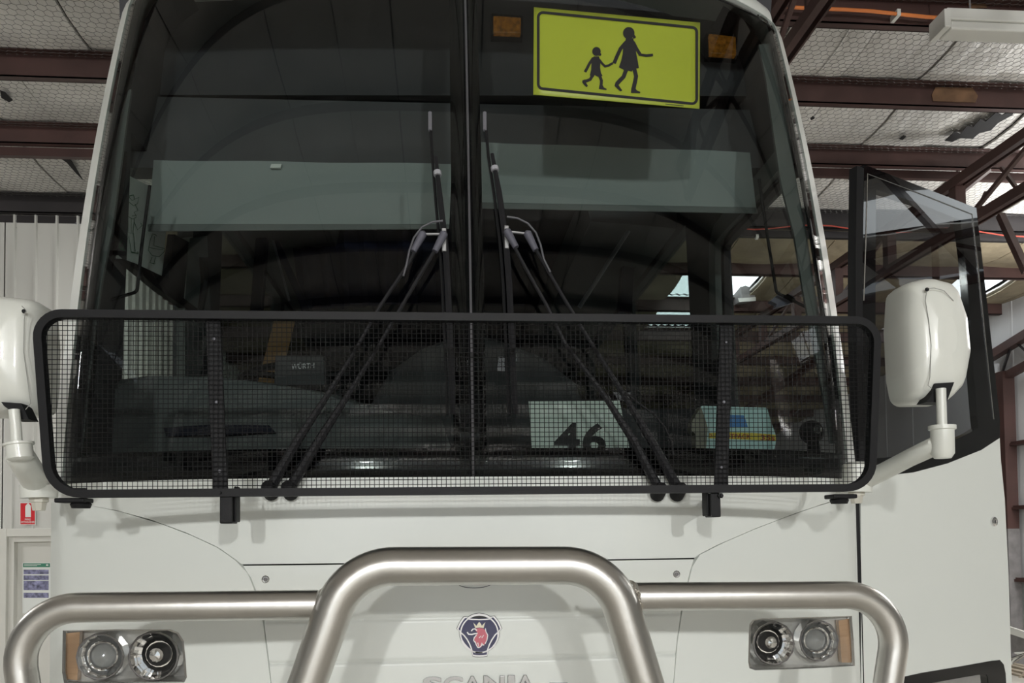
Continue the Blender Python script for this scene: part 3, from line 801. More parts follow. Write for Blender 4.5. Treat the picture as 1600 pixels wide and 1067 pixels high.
# --- windscreen: two panes, black border printed behind, joint strip
def zrow(fr, t): return lerp(ZB, ztop(fr), t)
def pane(f0, f1, name):
    lo = []
    for i in range(41):
        t = i/40; r = []
        for j in range(29):
            fr_ = lerp(f0, f1, j/28); zz = zrow(fr_, t); e_ = edge_fr(zz)
            x_ = fr_ * e_ * halfw(zz); r.append(Vector((x_, ysurf(x_, zz), zz)))
        lo.append(r)
    back = [[p - wsn(p.x, p.z)*0.006 for p in r] for r in lo]
    return obj(name, MB().slab(lo, back), GLASSW, bus, smooth='all')
pane(-1, -0.0025, 'windscreen_pane'); pane(0.0025, 1, 'windscreen_pane')
def wpt(fr_, zz, off):
    x_ = fr_ * edge_fr(zz) * halfw(zz); p = Vector((x_, ysurf(x_, zz), zz))
    return p + wsn(x_, zz)*off
def wband(name, fa, fb, za, zb_, m, off=-0.008, ni=40, nj=30, th=0.002):
    """strip following the windscreen between shares fa(z)..fb(z) and heights za(fr)..zb(fr)"""
    rows = []
    for i in range(ni+1):
        r = []
        for j in range(nj+1):
            f = lerp(fa, fb, j/nj); z = lerp(za(f), zb_(f), i/ni); r.append((f, z))
        rows.append(r)
    lo = [[wpt(f, z, off) for f, z in r] for r in rows]; hi = [[wpt(f, z, off - th) for f, z in r] for r in rows]
    return obj(name, MB().slab(lo, hi), m, bus, smooth='all')
zfr = ws(740, 699).z
zbot = lambda f: ZB; ztp = lambda f: ztop(f)
wband('lower_black_border', -1, 1, zbot, lambda f: zfr, FRIT, ni=3, nj=60)
wband('side_black_border', -1, -0.955, lambda f: zfr, ztp, FRIT, nj=4)
wband('side_black_border', 0.965, 1, lambda f: zfr, ztp, FRIT, nj=4)
wband('upper_black_border', -0.965, 0.965, lambda f: ztop(f) - 0.03, ztp, FRIT, ni=2, nj=40)
wband('centre_black_border', -0.045, 0.033, lambda f: zfr, lambda f: ztop(f) - 0.03, FRIT, nj=4)
wband('joint_strip', -0.003, 0.003, zbot, ztp, mat('grey_joint_sealant', (0.075, 0.073, 0.08), 0.6), off=0.0015, nj=2, th=0.006)
# corner pillars and roof cap
def pillar(side):
    rows = []
    for i in range(45):
        z = lerp(ZB, 3.95, i/44); e_ = edge_fr(z) if z < ztop(0.96) else edge_fr(z)
        Wz = halfw(z); r = []
        e1 = e_ + 0.0015
        for j in range(13):
            f = e1 + (1 - e1) * math.sin(math.pi/2*j/12); r.append(Vector((side*f*Wz, yc(z) + plan(f), z)))
        r.append(Vector((side*Wz, yc(z) + (0.42 if side < 0 else 0.36), z)))
        rows.append(r)
    hi = [[Vector((p.x - side*(0.004 if j < 12 else 0.012), p.y + (0.012 if j < 13 else 0.0), p.z)) for j, p in enumerate(r)] for r in rows]
    return obj('corner_pillar', MB().slab(rows, hi), WHITE, bus, smooth=True)
pillar(-1); pillar(1)
rows = []
for i in range(13):
    u = i/12; r = []
    for j in range(41):
        f = lerp(-0.963, 0.963, j/40); z0_ = ztop(f) + 0.004; z = z0_ + 0.20*math.sin(u*math.pi/2)
        Wz = halfw(z0_); r.append(Vector((f*Wz*(1 - 0.05*u*u), yc(z0_) + plan(f) + 0.06*u + 0.35*u*u, z)))
    rows.append(r)
obj('roof_cap', MB().slab(rows, [[p + Vector((0, 0.02, -0.012)) for p in r] for r in rows]), WHITE, bus, smooth=True)
obj('roof', MB().slab([[Vector((x_, y_, 4.02 - 0.14*(x_/1.25)**4)) for x_ in fine(-1.25, 1.25, 16)] for y_ in (1.0, 9.5)], [[Vector((x_, y_, 3.98 - 0.14*(x_/1.25)**4)) for x_ in fine(-1.25, 1.25, 16)] for y_ in (1.0, 9.5)]), WHITE, bus, smooth=True)
# --- body sides with window openings
def side(sd, wins, name='side_wall'):
    """wins: list of (y0, y1, z0, z1); one pierced shell, outer and inner skin"""
    yfront = 0.40
    ysv = sorted(set([yfront, 9.5] + [v for wn in wins for v in wn[:2]])); zsv = sorted(set([0.35, 1.92, 2.2, 2.6, 2.8, 3.3, 3.6, 3.72, 3.8, 3.86, 3.92] + [v for wn in wins for v in wn[2:]]))
    yf = lambda y_, z_: max(y_, yc(z_) + 0.32)
    mb = MB()
    for a, b in zip(ysv, ysv[1:]):
        for c, d in zip(zsv, zsv[1:]):
            if any(w_[0] - 1e-4 <= a and b <= w_[1] + 1e-4 and w_[2] - 1e-4 <= c and d <= w_[3] + 1e-4 for w_ in wins): continue
            xo = lambda z: sd*(halfw(z) - 0.0); xi = lambda z: sd*(halfw(z) - 0.07)
            mb.cur = 0
            q = [(xo(c), yf(a, c), c), (xo(c), yf(b, c), c), (xo(d), yf(b, d), d), (xo(d), yf(a, d), d)]; qi = [(xi(p[2]), p[1], p[2]) for p in q]
            mb.add(q, [(0, 1, 2, 3)]); mb.cur = 1; mb.add(qi, [(3, 2, 1, 0)])
    mb.cur = 1
    for y0, y1, z0, z1 in wins:
        c4 = [(y0, z0), (y1, z0), (y1, z1), (y0, z1)]
        for (ya, za), (yb, zb_) in zip(c4, c4[1:] + c4[:1]):
            if ya == yb and ya <= yfront: continue
            ya, yb = yf(ya, za), yf(yb, zb_)
            mb.add([(sd*halfw(za), ya, za), (sd*halfw(zb_), yb, zb_), (sd*(halfw(zb_)-0.07), yb, zb_), (sd*(halfw(za)-0.07), ya, za)], [(0, 1, 2, 3)])
    return obj(name, mb, [WHITE, TRIMD], bus, fix=False)
PW = [(1.80, 3.25), (3.37, 4.85), (4.97, 6.45), (6.57, 8.05), (8.17, 9.3)]
DW = atx(186, 262, -1.27), atx(258, 440, -1.27), atx(300, 492, -1.27)
dwy0, dwy1 = 0.62, atx(286, 470, -1.27).y
dwz0, dwz1 = 2.02, atx(240, 292, -1.27).z + 0.05
side(-1, [(dwy0, dwy1, dwz0, dwz1)] + [(a, b, 2.42, 3.4) for a, b in PW])
doz = atx(1134, 383, 1.27).z; doy = atx(1134, 430, 1.27).y
side(1, [(0.40, doy, 0.45, doz)] + [(max(a, doy + 0.2), b, 2.42, 3.4) for a, b in PW])
for sd in (-1, 1):
    for a, b in PW:
        if sd > 0: a = max(a, doy + 0.2)
        q = [Vector((sd*(halfw(z) - 0.02), y_, z)) for y_, z in ((a, 2.42), (b, 2.42), (b, 3.4), (a, 3.4))]
        obj('side_window_pane', MB().hexa(q, [p - Vector((sd*0.006, 0, 0)) for p in q]), GLASSD, bus)
q = [Vector((-(halfw(z) - 0.02), y_, z)) for y_, z in ((dwy0, dwz0), (dwy1, dwz0), (dwy1, dwz1), (dwy0, dwz1))]
obj('driver_window_pane', MB().hexa(q, [p + Vector((0.006, 0, 0)) for p in q]), glass('lightly_tinted_glass', (0.80, 0.86, 0.83), 0.8), bus)
# slanting sill bar and pillar of the driver's window
mb = MB(); P = [atx(x_, y_, -1.235) for x_, y_ in ((178, 404), (200, 412), (252, 436), (262, 366), (284, 378), (276, 466), (312, 492), (296, 492), (240, 455))]
tr_ = tri_fill([(p.y, p.z) for p in P]); k = len(P)
mb.add(P + [p + Vector((0.03, 0, 0)) for p in P], [tuple(t) for t in tr_] + [tuple(i+k for i in t) for t in tr_] + [(i, (i+1) % k, k+(i+1) % k, k+i) for i in range(k)])
obj('driver_window_bar', mb, RUBBER, bus)
mb = MB(); P = [atx(x_, y_, -1.245) for x_, y_ in ((284, 372), (312, 368), (318, 500), (300, 590), (276, 590), (276, 466))]
mb.prism(P, (0.035, 0, 0)); obj('driver_window_pillar', mb, TRIM, bus)
obj('grab_handle', MB().tube([atx(318, 402, -1.12), atx(321, 440, -1.12), atx(314, 482, -1.12), atx(307, 500, -1.12)], [0.02, 0.02, 0.014, 0.012], 8), RUBBER, bus, smooth=True)
# door opening surround: black seal around the opening
def surround(pts, w_, x_, m, name, th=0.03):
    obj(name, MB().tube([atx(*p, x_) for p in pts], 1, sec=(w_, th, (1, 0, 0))), m, bus)
surround([(1137, 560), (1135, 500), (1134, 420), (1134, 392), (1138, 378), (1150, 362), (1172, 340), (1236, 262)], 0.03, 1.25, RUBBER, 'door_opening_seal', 0.035)
surround([(1122, 560), (1119, 500), (1117, 420), (1117, 380), (1121, 365), (1140, 342), (1170, 310), (1232, 236)], 0.03, 1.22, TRIM, 'door_opening_trim', 0.09)
# grey-green trim inside the corner pillars
def trimstrip(left, right, off, name, sh):
    left = [(x_ + sh, y_) for x_, y_ in left]; right = [(x_ + sh, y_) for x_, y_ in right]
    lo = [[ws(*a, off), ws(*b, off)] for a, b in zip(left, right)]
    hi = [[p + Vector((0, 0.012, 0)) for p in r] for r in lo]
    obj(name, MB().slab(lo, hi), TRIM, bus, smooth=True)
trimstrip([(1182, 60), (1193, 111), (1206, 200), (1218, 280), (1239, 360), (1252, 441), (1265, 510), (1278, 575), (1290, 640), (1297, 690)], [(1203, 60), (1214, 111), (1230, 200), (1243, 280), (1259, 360), (1271, 441), (1281, 500), (1291, 575), (1299, 640), (1305, 690)], -0.03, 'pillar_trim', 13)
trimstrip([(205, 130), (190, 175), (176, 250), (160, 350), (148, 430), (139, 500), (128, 600), (118, 700)], [(209, 130), (202, 175), (192, 250), (178, 350), (162, 430), (151, 500), (138, 600), (128, 700)], -0.03, 'pillar_trim', -15)
# --- interior seen through the windscreen
obj('cab_floor', MB().box((-1.24, 0.45, 1.25), (1.24, 9.4, 1.33)), TRIMD, bus)
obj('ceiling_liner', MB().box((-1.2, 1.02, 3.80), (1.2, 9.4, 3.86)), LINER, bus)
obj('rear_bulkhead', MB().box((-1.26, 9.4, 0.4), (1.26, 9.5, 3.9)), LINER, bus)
for sd in (-1, 1): obj('luggage_rack', MB().prism([(sd*1.2, 1.9, 3.42), (sd*0.72, 1.9, 3.45), (sd*0.68, 1.9, 3.62), (sd*1.2, 1.9, 3.80)], (0, 7.4, 0)), TRIMD, bus)
# header panel above the blinds, with hood, amber warning lamps behind the glass
q = [at(192, 150, 0.86), at(1180, 172, 0.86), at(1205, 262, 0.74), at(178, 262, 0.74)]
obj('header_panel', MB().hexa(q, [p + Vector((0, 0.10, 0)) for p in q]), mat('header_vinyl', (0.085, 0.085, 0.09), 0.8, noise=(3, 0.15)), bus)
q = [at(185, -60, 0.98), at(1210, -60, 0.98), at(1195, 150, 0.88), at(190, 148, 0.88)]
obj('destination_box', MB().hexa(q, [p + Vector((0, 0.2, 0)) for p in q]), mat('destination_box_vinyl', (0.05, 0.05, 0.055), 0.8), bus)
def quadbox(name, pts, y, d, m, par, bevel=0):
    q = [at(*p, y) for p in pts]
    return obj(name, MB().hexa(q, [p + Vector((0, d, 0)) for p in q]), m, par, bevel=bevel)
for pts, lab in ((((771, 24), (814, 27), (814, 52), (771, 50)), 'left'), (((1108, 52), (1150, 57), (1151, 86), (1109, 83)), 'right')):
    c_ = at(*pts[0], 0.8); t = empty('warning_lamp', c_, bus)
    quadbox('amber_lens', pts, 0.84, 0.03, AMBERGLOW, t, 0.004)
    pp = [(x_ + (-3 if i in (0, 3) else 3), y_ + (-3 if i < 2 else 3)) for i, (x_, y_) in enumerate(pts)]
    quadbox('lamp_case', pp, 0.855, 0.05, RUBBER, t)
# roller blinds
def blind(q, q2, yy):
    t = empty('sun_blind', at(*q[0], yy), bus)
    P = [at(*p, yy) for p in q]
    rows = [[P[0].lerp(P[1], j/12).lerp(P[3].lerp(P[2], j/12), i/8) + Vector((0, 0.004*math.sin(j*1.1), 0)) for j in range(13)] for i in range(9)]
    obj('blind_fabric', MB().slab(rows, [[p + Vector((0, 0.003, 0)) for p in r] for r in rows]), BLIND, t, smooth=True)
    obj('bottom_bar', MB().hexa([at(*p, yy - 0.01) for p in q2], [at(*p, yy + 0.02) for p in q2]), TRIM, t, bevel=0.004)
blind(((240, 250), (706, 256), (702, 352), (232, 352)), ((231, 350), (702, 350), (702, 358), (231, 362)), 0.72)
blind(((752, 222), (1172, 238), (1182, 326), (752, 318)), ((752, 316), (1182, 324), (1184, 334), (752, 326)), 0.72)
q = ((424, 256), (440, 256), (438, 262), (422, 262))
quadbox('blind_clip', q, 0.70, 0.01, PAPER, bus)
# dashboard
prof = [(0.30, 1.93), (0.36, 1.985), (0.62, 2.06), (0.86, 2.05), (0.9, 1.95), (0.92, 1.35), (0.45, 1.35)]
rows = []
for x_ in fine(-1.2, 1.2, 24):
    bow = plan(x_/1.30)*0.85; rows.append([Vector((x_, min(y_ + bow, 0.98), z)) for y_, z in prof])
mb = MB(); mb.grid(rows, True); k = len(prof); mb.add(rows[0], [tuple(range(k))]); mb.add(rows[-1], [tuple(range(k))])
obj('dashboard', mb, DASH, bus, smooth=True)
out_ = [(128, 722), (131, 665), (145, 635), (165, 610), (190, 593), (230, 587), (330, 588), (420, 598), (520, 615), (600, 640), (690, 655), (712, 722)]
def hump(name, pts, y0, d, m, rnd=0.06):
    P = [at(*p, y0) for p in pts]; c_ = sum(P, Vector()) / len(P)
    rings = [[c_.lerp(p, 0.90) + Vector((0, -rnd*0.6, 0)) for p in P], [c_.lerp(p, 0.97) + Vector((0, -rnd*0.3, 0)) for p in P], P, [p + Vector((0, d, 0)) for p in P]]
    mb = MB(); mb.grid(rings, True); mb.add(rings[0], [tuple(range(len(P)))[::-1]]); mb.add(rings[-1], [tuple(range(len(P)))])
    return obj(name, mb, m, bus, smooth=True)
hump('instrument_binnacle', out_, 0.60, 0.30, DASH)
hump('instrument_hood', [(255, 668), (330, 663), (420, 664), (430, 676), (350, 680), (260, 682)], 0.545, 0.04, LINER, 0.01)
hump('cab_dome', [(560, 700), (575, 640), (610, 580), (660, 545), (720, 522), (775, 530), (850, 560), (900, 600), (930, 700)], 1.15, 0.5, mat('cab_dome_grey', (0.055, 0.058, 0.06), 0.85, spec=0.2))  # plain grey dome added for the pale arch behind the dash
# steering wheel
t = empty('steering_wheel', at(470, 560, 0.95), bus)
c_ = at(465, 590, 1.02); ax = Vector((0, -0.45, 0.9)).normalized(); e1 = Vector((1, 0, 0)); e2 = ax.cross(e1)
obj('rim', MB().tube([c_ + e1*(0.23*math.cos(a)) + e2*(0.23*math.sin(a)) for a in [2*math.pi*i/32 for i in range(32)]], 0.016, 8, closed=True), RUBBER, t, smooth=True)
for a in (0.3, math.pi - 0.3, -math.pi/2): obj('spoke', MB().tube([c_, c_ + e1*(0.23*math.cos(a)) + e2*(0.23*math.sin(a))], 0.014, 6), RUBBER, t, smooth=True)
obj('hub', MB().lathe([(0, 0.03), (0.06, 0.025), (0.07, -0.02), (0.0, -0.03)], c_, ax, 16), RUBBER, t, smooth=True)
# driver's seat and seat belt strap
def seat(x_, y_, z, w_, h, m, par, hd=True, name='seat'):
    t = empty(name, (x_, y_, z), par)
    b = MB().box((x_ - w_/2, y_, z + 0.36), (x_ + w_/2, y_ + 0.45, z + 0.48)); obj('cushion', b, m, t, bevel=0.03)
    q = [Vector((x_ + sx*w_/2*k_, y_ + yy, z + zz)) for yy, zz, k_, ss in ((0.40, 0.45, 1, 0), ) for sx in (-1, 1)]
    a = [(x_ - w_/2, y_ + 0.38, z + 0.45), (x_ + w_/2, y_ + 0.38, z + 0.45), (x_ + w_*0.42, y_ + 0.52, z + h), (x_ - w_*0.42, y_ + 0.52, z + h)]
    obj('backrest', MB().hexa([Vector(p) for p in a], [Vector(p) + Vector((0, 0.1, 0)) for p in a]), m, t, bevel=0.04)
    if hd: obj('headrest', MB().box((x_ - w_*0.26, y_ + 0.5, z + h + 0.01), (x_ + w_*0.26, y_ + 0.6, z + h + 0.17)), m, t, bevel=0.035)
    obj('pedestal', MB().box((x_ - w_*0.3, y_ + 0.05, z), (x_ + w_*0.3, y_ + 0.4, z + 0.36)), TRIMD, t)
    return t
p = at(385, 480, 1.75)
seat(p.x, 1.35, 1.33, 0.5, 1.02, SEATG, bus, name='driver_seat')
obj('seat_belt', MB().bar(at(445, 500, 1.6), at(420, 600, 1.45), 0.10, 0.004, (0, 1, 0)), BROWNSTRAP, bus)
k = 0
for y_ in (2.5, 3.35, 4.2, 5.05, 5.9, 6.75, 7.6):
    for x_ in (-0.95, -0.48, 0.48, 0.95):
        if y_ < 3 and x_ < 0: continue
        seat(x_, y_, 1.33, 0.43, 1.12, SEATB, bus, False, 'passenger_seat')
obj('hand_pole', MB().tube([at(333, 360, 1.9), at(335, 600, 1.9)], 0.017, 8), TRIM, bus, smooth=True)
obj('hand_pole', MB().tube([at(1002, 330, 2.0), at(905, 480, 2.0)], 0.012, 8), GREYM, bus, smooth=True)
obj('stair_modesty_panel', MB().hexa([at(*p, 1.7) for p in ((860, 640), (1110, 640), (1115, 720), (860, 720))], [at(*p, 1.75) for p in ((860, 640), (1110, 640), (1115, 720), (860, 720))]), TRIMD, bus)
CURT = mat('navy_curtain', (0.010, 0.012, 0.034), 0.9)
q = [at(*p, 2.35) for p in ((452, 345), (700, 345), (700, 470), (470, 486))]
obj('cab_curtain', MB().slab([[q[0].lerp(q[1], j/24) + Vector((0, 0.02*math.sin(j*2.1), 0)) for j in range(25)], [q[3].lerp(q[2], j/24) + Vector((0, 0.02*math.sin(j*2.1), 0)) for j in range(25)]], [[q[0].lerp(q[1], j/24) + Vector((0, 0.02*math.sin(j*2.1) + 0.006, 0)) for j in range(25)], [q[3].lerp(q[2], j/24) + Vector((0, 0.02*math.sin(j*2.1) + 0.006, 0)) for j in range(25)]]), CURT, bus, smooth=True)
obj('partition_post', MB().bar(at(412, 350, 2.2), at(400, 500, 2.2), 0.06, 0.06), LINER, bus)
obj('partition_brace', MB().bar(at(420, 352, 2.25), at(488, 505, 2.25), 0.05, 0.04), CURT, bus)
obj('partition_rail', MB().bar(at(420, 350, 2.22), at(452, 470, 2.22), 0.012, 0.012), GREYM, bus)
obj('partition_post', MB().bar(at(985, 335, 2.6), at(975, 490, 2.6), 0.08, 0.08), LINER, bus)
# cable hanging beside the driver's pillar and rod with mirror
obj('hanging_cable', MB().tube([at(*p, 0.5) for p in ((196, 240), (186, 320), (180, 400), (172, 430), (168, 480), (164, 545), (165, 563), (158, 590), (146, 612), (142, 650))], 0.0028, 6), RUBBER, bus, smooth=True)
obj('hanging_cable', MB().tube([at(*p, 0.49) for p in ((196, 238), (190, 300), (184, 350), (180, 398))], 0.008, 6), RUBBER, bus, smooth=True)
obj('cable_switch', MB().box(at(161, 572, 0.5) + Vector((0, -0.006, 0)), at(167, 558, 0.5) + Vector((0, 0.008, 0))), RUBBER, bus)
obj('interior_mirror_rod', MB().tube(fillet([at(*p, 0.50) for p in ((234, 290), (222, 380), (214, 456), (160, 472))], 0.02, 5), 0.006, 8), RUBBER, bus, smooth=True)
t = empty('cab_mirror', at(1222, 468, 0.55), bus)
obj('rod', MB().tube(fillet([at(*p, 0.55) for p in ((1186, 280), (1200, 375), (1213, 457), (1264, 482))], 0.02, 5), 0.006, 8), RUBBER, t, smooth=True)
P = [at(*p, 0.58) for p in ((1204, 470), (1214, 461), (1236, 460), (1243, 466), (1240, 472), (1218, 479), (1212, 480), (1214, 475))]
obj('mirror_back', MB().prism(P, (0, 0.03, 0)), LILAC, t)
obj('clamp', MB().tube([at(1228, 462, 0.57), at(1240, 470, 0.57)], 0.01, 8), RUBBER, t, smooth=True)
# --- headlights
def headlight(out, lamps, amber, side_):
    S = [ws(*p) for p in out]
    cut(cpl if side_ < 0 else cpr, [Vector((p.x, p.y - 0.1, p.z)) for p in S], (0, 0.30, 0))
    c_ = sum(S, Vector()) / len(S); t = empty('headlight', c_, bus)
    k = len(S)
    lens = [p + Vector((0, 0.003, 0)) for p in S]
    mb = MB(); mb.ringp([p + Vector((0, 0.0, 0)) for p in S], [c_ + (p - c_)*0.955 + Vector((0, 0.0, 0)) for p in S], (0, 0.012, 0)); obj('bezel', mb, CHROME2, t)
    rows = []
    # lens follows the outline as a fan of rings
    rings = [[c_.lerp(p, s_) for p in lens] for s_ in (0.999, 0.66, 0.33)]
    rings = [[Vector((p.x, plan(max(-1, min(1, p.x/W0))) + 0.001, p.z)) for p in r] for r in rings]
    cc = Vector((c_.x, plan(c_.x/W0) + 0.001, c_.z)); mb = MB(); mb.grid(rings, True); n0 = len(mb.v); mb.v.append(tuple(cc))
    for j in range(k): mb.f.append([2*k + j, 2*k + (j+1) % k, n0]); mb.mi.append(0)
    # close it behind so the lens is a thin solid
    mb2 = [[p + Vector((0, 0.004, 0)) for p in r] for r in rings]; mb.grid(mb2, True); n1 = len(mb.v); mb.v.append(tuple(cc + Vector((0, 0.004, 0))))
    base = n0 + 1
    for j in range(k): mb.f.append([base + 2*k + (j+1) % k, base + 2*k + j, n1]); mb.mi.append(0)
    for j in range(k): mb.f.append([j, base + j, base + (j+1) % k, (j+1) % k]); mb.mi.append(0)
    obj('clear_lens', mb, GLASSL, t, smooth=True)
    # tray behind
    back = [Vector((p.x, p.y*0.35 + c_.y*0.65 + 0.085, p.z)) for p in S]
    mb = MB(); mb.grid([[p + Vector((0, 0.012, 0)) for p in S], back], True); mb.add(back, [tuple(range(k))]); obj('reflector_tray', mb, mat('silvered_tray', (0.72, 0.72, 0.70), 0.25, metal=0.4), t)
    for (px, py, r_, kind) in lamps:
        q = ws(px, py); yb = q.y + 0.075; cpt = Vector((q.x, yb, q.z))
        prof_ = [(r_*math.sqrt(u), 0.062*u) for u in (0.02, 0.08, 0.2, 0.4, 0.7, 1.0)] + [(r_*1.05, 0.064), (r_*1.06, 0.02)]
        obj('reflector_bowl', MB().lathe(prof_, cpt, (0, -1, 0), 14), CHROME, t)
        obj('lamp_ring', MB().tube([cpt + Vector((r_*0.98*math.cos(a), -0.066, r_*0.98*math.sin(a))) for a in [2*math.pi*i/28 for i in range(28)]], 0.0022, 6, closed=True), GREYCOL, t, smooth=True)
        if kind:
            obj('projector_lens', MB().lathe([(0.0, 0.064), (r_*0.3, 0.058), (r_*0.5, 0.046), (r_*0.56, 0.036), (r_*0.6, 0.0)], cpt, (0, -1, 0), 20), mat('grey_projector_glass', (0.30, 0.31, 0.31), 0.05, coat=1.0), t, smooth=True)
            obj('lamp_ring', MB().tube([cpt + Vector((r_*0.62*math.cos(a), -0.045, r_*0.62*math.sin(a))) for a in [2*math.pi*i/24 for i in range(24)]], 0.004, 6, closed=True), CHROME, t, smooth=True)
        else:
            obj('lamp_shield', MB().lathe([(0.0, 0.058), (r_*0.22, 0.056), (r_*0.3, 0.045), (r_*0.32, 0.0)], cpt, (0, -1, 0), 12), CHROME, t)
            obj('bulb_socket', MB().lathe([(r_*0.46, 0.03), (r_*0.5, 0.028), (r_*0.5, 0.0), (r_*0.46, 0.0)], cpt, (0, -1, 0), 18), RUBBER, t, smooth=True)
    P = [ws(*p) for p in amber]
    obj('amber_indicator', MB().prism([p + Vector((0, 0.012, 0)) for p in P], (0, 0.02, 0)), AMBER, t)
    P = [p + Vector((0, 0.009, 0)) for p in (ws(*q_) for q_ in amber)]
    mb = MB()
    for i in range(1, 8):
        a, b = P[0].lerp(P[3], i/8), P[1].lerp(P[2], i/8); mb.bar(a, b, 0.002, 0.002)
    obj('indicator_ribs', mb, AMBER, t)
headlight([(98, 985), (180, 983), (266, 983), (279, 988), (287, 1001), (290, 1030), (292, 1058), (288, 1066), (200, 1067), (100, 1067), (97, 1050)], [(154, 1027, 0.068, 1), (238, 1026, 0.071, 0)], [(101, 990), (122, 988), (118, 1064), (101, 1062)], -1)
headlight([(1176, 968), (1190, 966), (1260, 964), (1331, 962), (1334, 1000), (1336, 1040), (1270, 1044), (1180, 1047), (1171, 1044), (1169, 1034), (1170, 990), (1171, 975)], [(1211, 1006, 0.066, 0), (1282, 1002, 0.064, 1)], [(1313, 970), (1331, 967), (1334, 1036), (1318, 1036)], 1)
# --- badge and lettering
bd = empty('emblem_badge', ws(749, 991), bus)
RB = Vector((0, relief(ws(749, 991).z), 0)); RL = Vector((0, relief(ws(749, 1067).z), 0))
def bp(u, v, off): return ws(650 + u/7.79, 930 + v/7.79, off) + RB
def relief_poly(pts, off, th, m, name, par=bd):
    P = [bp(*p, off) for p in pts]; tri = tri_fill(pts); k = len(P); mb = MB()
    mb.add(P + [p + Vector((0, th, 0)) for p in P], [tuple(t_) for t_ in tri] + [tuple(i+k for i in t_) for t_ in tri] + [(i, (i+1) % k, k+(i+1) % k, k+i) for i in range(k)])
    return obj(name, mb, m, par)
outl = [(497,405),(512,370),(535,325),(562,285),(583,260),(606,262),(630,268),(665,245),(705,228),(770,218),(840,229),(880,246),(905,264),(950,250),(975,278),(1005,318),(1028,365),(1043,402),(1012,440),(1010,500),(995,545),(970,590),(930,640),(878,676),(866,736),(820,742),(770,744),(720,742),(690,736),(678,682),(625,640),(580,590),(550,545),(535,500),(530,440)]
cx0, cy0 = 770, 470
relief_poly([((x_-cx0)*1.02 + cx0, (y_-cy0)*1.02 + cy0) for x_, y_ in outl], 0.002, 0.003, INK, 'outline_rim')
relief_poly(outl, 0.003, 0.003, SILVER, 'chrome_edge')
relief_poly([((x_-cx0)*0.925 + cx0, (y_-cy0)*0.93 + cy0) for x_, y_ in outl], 0.004, 0.002, NAVY, 'navy_field')
relief_poly([(640,272),(690,250),(770,240),(850,250),(898,272),(770,280)], 0.0045, 0.001, INK, 'black_crescent')
def strokes(lst, off, m, name, par=bd, f=bp):
    mb = MB()
    for pts, w_, closed in lst:
        for qd in stroke2d(pts, w_, closed): mb.add([f(p.x, p.y, off) for p in qd], [(0, 1, 2, 3)])
    return obj(name, mb, m, par)
circ = [(770 + 228*math.cos(a), 465 + 228*math.sin(a)) for a in [2*math.pi*i/40 for i in range(40)]]
strokes([(circ, 16, True), ([(548,452),(585,485),(620,530),(650,585),(672,640),(686,690)], 15, False), ([(1000,440),(960,480),(920,540),(892,595),(872,650),(864,690)], 15, False), ([(622,284),(690,290),(770,293),(850,290),(918,282)], 14, False), ([(676,676),(720,690),(770,695),(825,690),(872,674)], 14, False)], 0.0056, SILVER, 'silver_lines')
relief_poly([(728,402),(770,394),(815,400),(840,420),(862,455),(868,500),(862,545),(845,580),(825,600),(806,596),(795,625),(765,632),(742,615),(722,575),(708,535),(712,500),(735,470),(745,445),(722,425)], 0.0052, 0.001, PINK, 'beast_head')
strokes([([(622,444),(640,470),(680,472),(715,462),(748,460)], 16, False), ([(672,432),(690,408),(718,404),(742,425)], 14, False), ([(735,480),(708,510),(700,545),(720,570)], 12, False), ([(842,398),(850,440),(872,480),(862,540),(840,585)], 10, False), ([(722,560),(728,590),(750,630),(770,634)], 11, False), ([(772,632),(800,600),(828,600)], 11, False), ([(765,515),(790,490),(800,515),(822,480)], 9, False), ([(740,590),(752,570),(762,620)], 8, False), ([(790,600),(800,575),(815,598)], 8, False)], 0.0060, SILVER, 'beast_outline')
relief_poly([(695,330),(718,350),(735,370),(748,345),(768,320),(790,345),(800,368),(820,345),(842,325),(830,362),(822,396),(770,388),(722,396)], 0.0056, 0.001, GOLDW, 'crown')
lt = empty('chrome_lettering', ws(746, 1066), bus)
for ch, x0, x1, yt in (('S', 661, 691, 1056.0), ('C', 693, 723, 1055.5), ('A', 724, 752, 1054.5), ('N', 755, 788, 1054), ('I', 793, 804, 1053.5), ('A', 806, 834, 1053)):
    o_ = ws(x0, yt + 25, 0.001) + RL; mb = MB(); u_ = ws(x1, yt + 25, 0.001) + RL - o_; v_ = ws(x0, yt, 0.001) + RL - o_
    text_on(mb, ch, o_, u_, v_, (0, -0.010, 0), bold=0.035)
    obj('letter', mb, mat('dull_chrome_letter', (0.42, 0.42, 0.42), 0.22, metal=1.0), lt, bevel=0.0015)
mb = MB(); mb.bar(ws(858, 1066.5, 0.004) + RL, ws(886, 1066.5, 0.004) + RL, 0.006, 0.005); obj('chrome_dash', mb, CHROME2, lt)
# --- bull bar
bb = empty('bull_bar', (0, -0.42, 0.8), bus)
YH, YB = -0.43, -0.40
hp = fillet([at(462, 1120, YH), at(545, 885, YH), at(951, 883, YH), at(1024, 1120, YH)], 0.15, 14)
lowl, lowr = hp[0], hp[-1]
hp = [Vector((lowl.x - 0.03, YH, 0.8))] + hp + [Vector((lowr.x + 0.03, YH, 0.8))]
obj('hoop', MB().tube(hp, 0.0465, 28), STEEL, bb, smooth=True)
lp = fillet([at(497, 944.5, YB), at(18, 950.5, YB), at(44, 1115, YB)], [0, 0.125, 0], 14); lp.append(Vector((lp[-1].x + 0.04, YB, 0.8)))
obj('side_tube', MB().tube(lp, 0.0355, 24), STEEL, bb, smooth=True)
rp = fillet([at(994, 932, YB), at(1409, 929, YB), at(1380, 1115, YB)], [0, 0.125, 0], 14); rp.append(Vector((rp[-1].x - 0.04, YB, 0.8)))
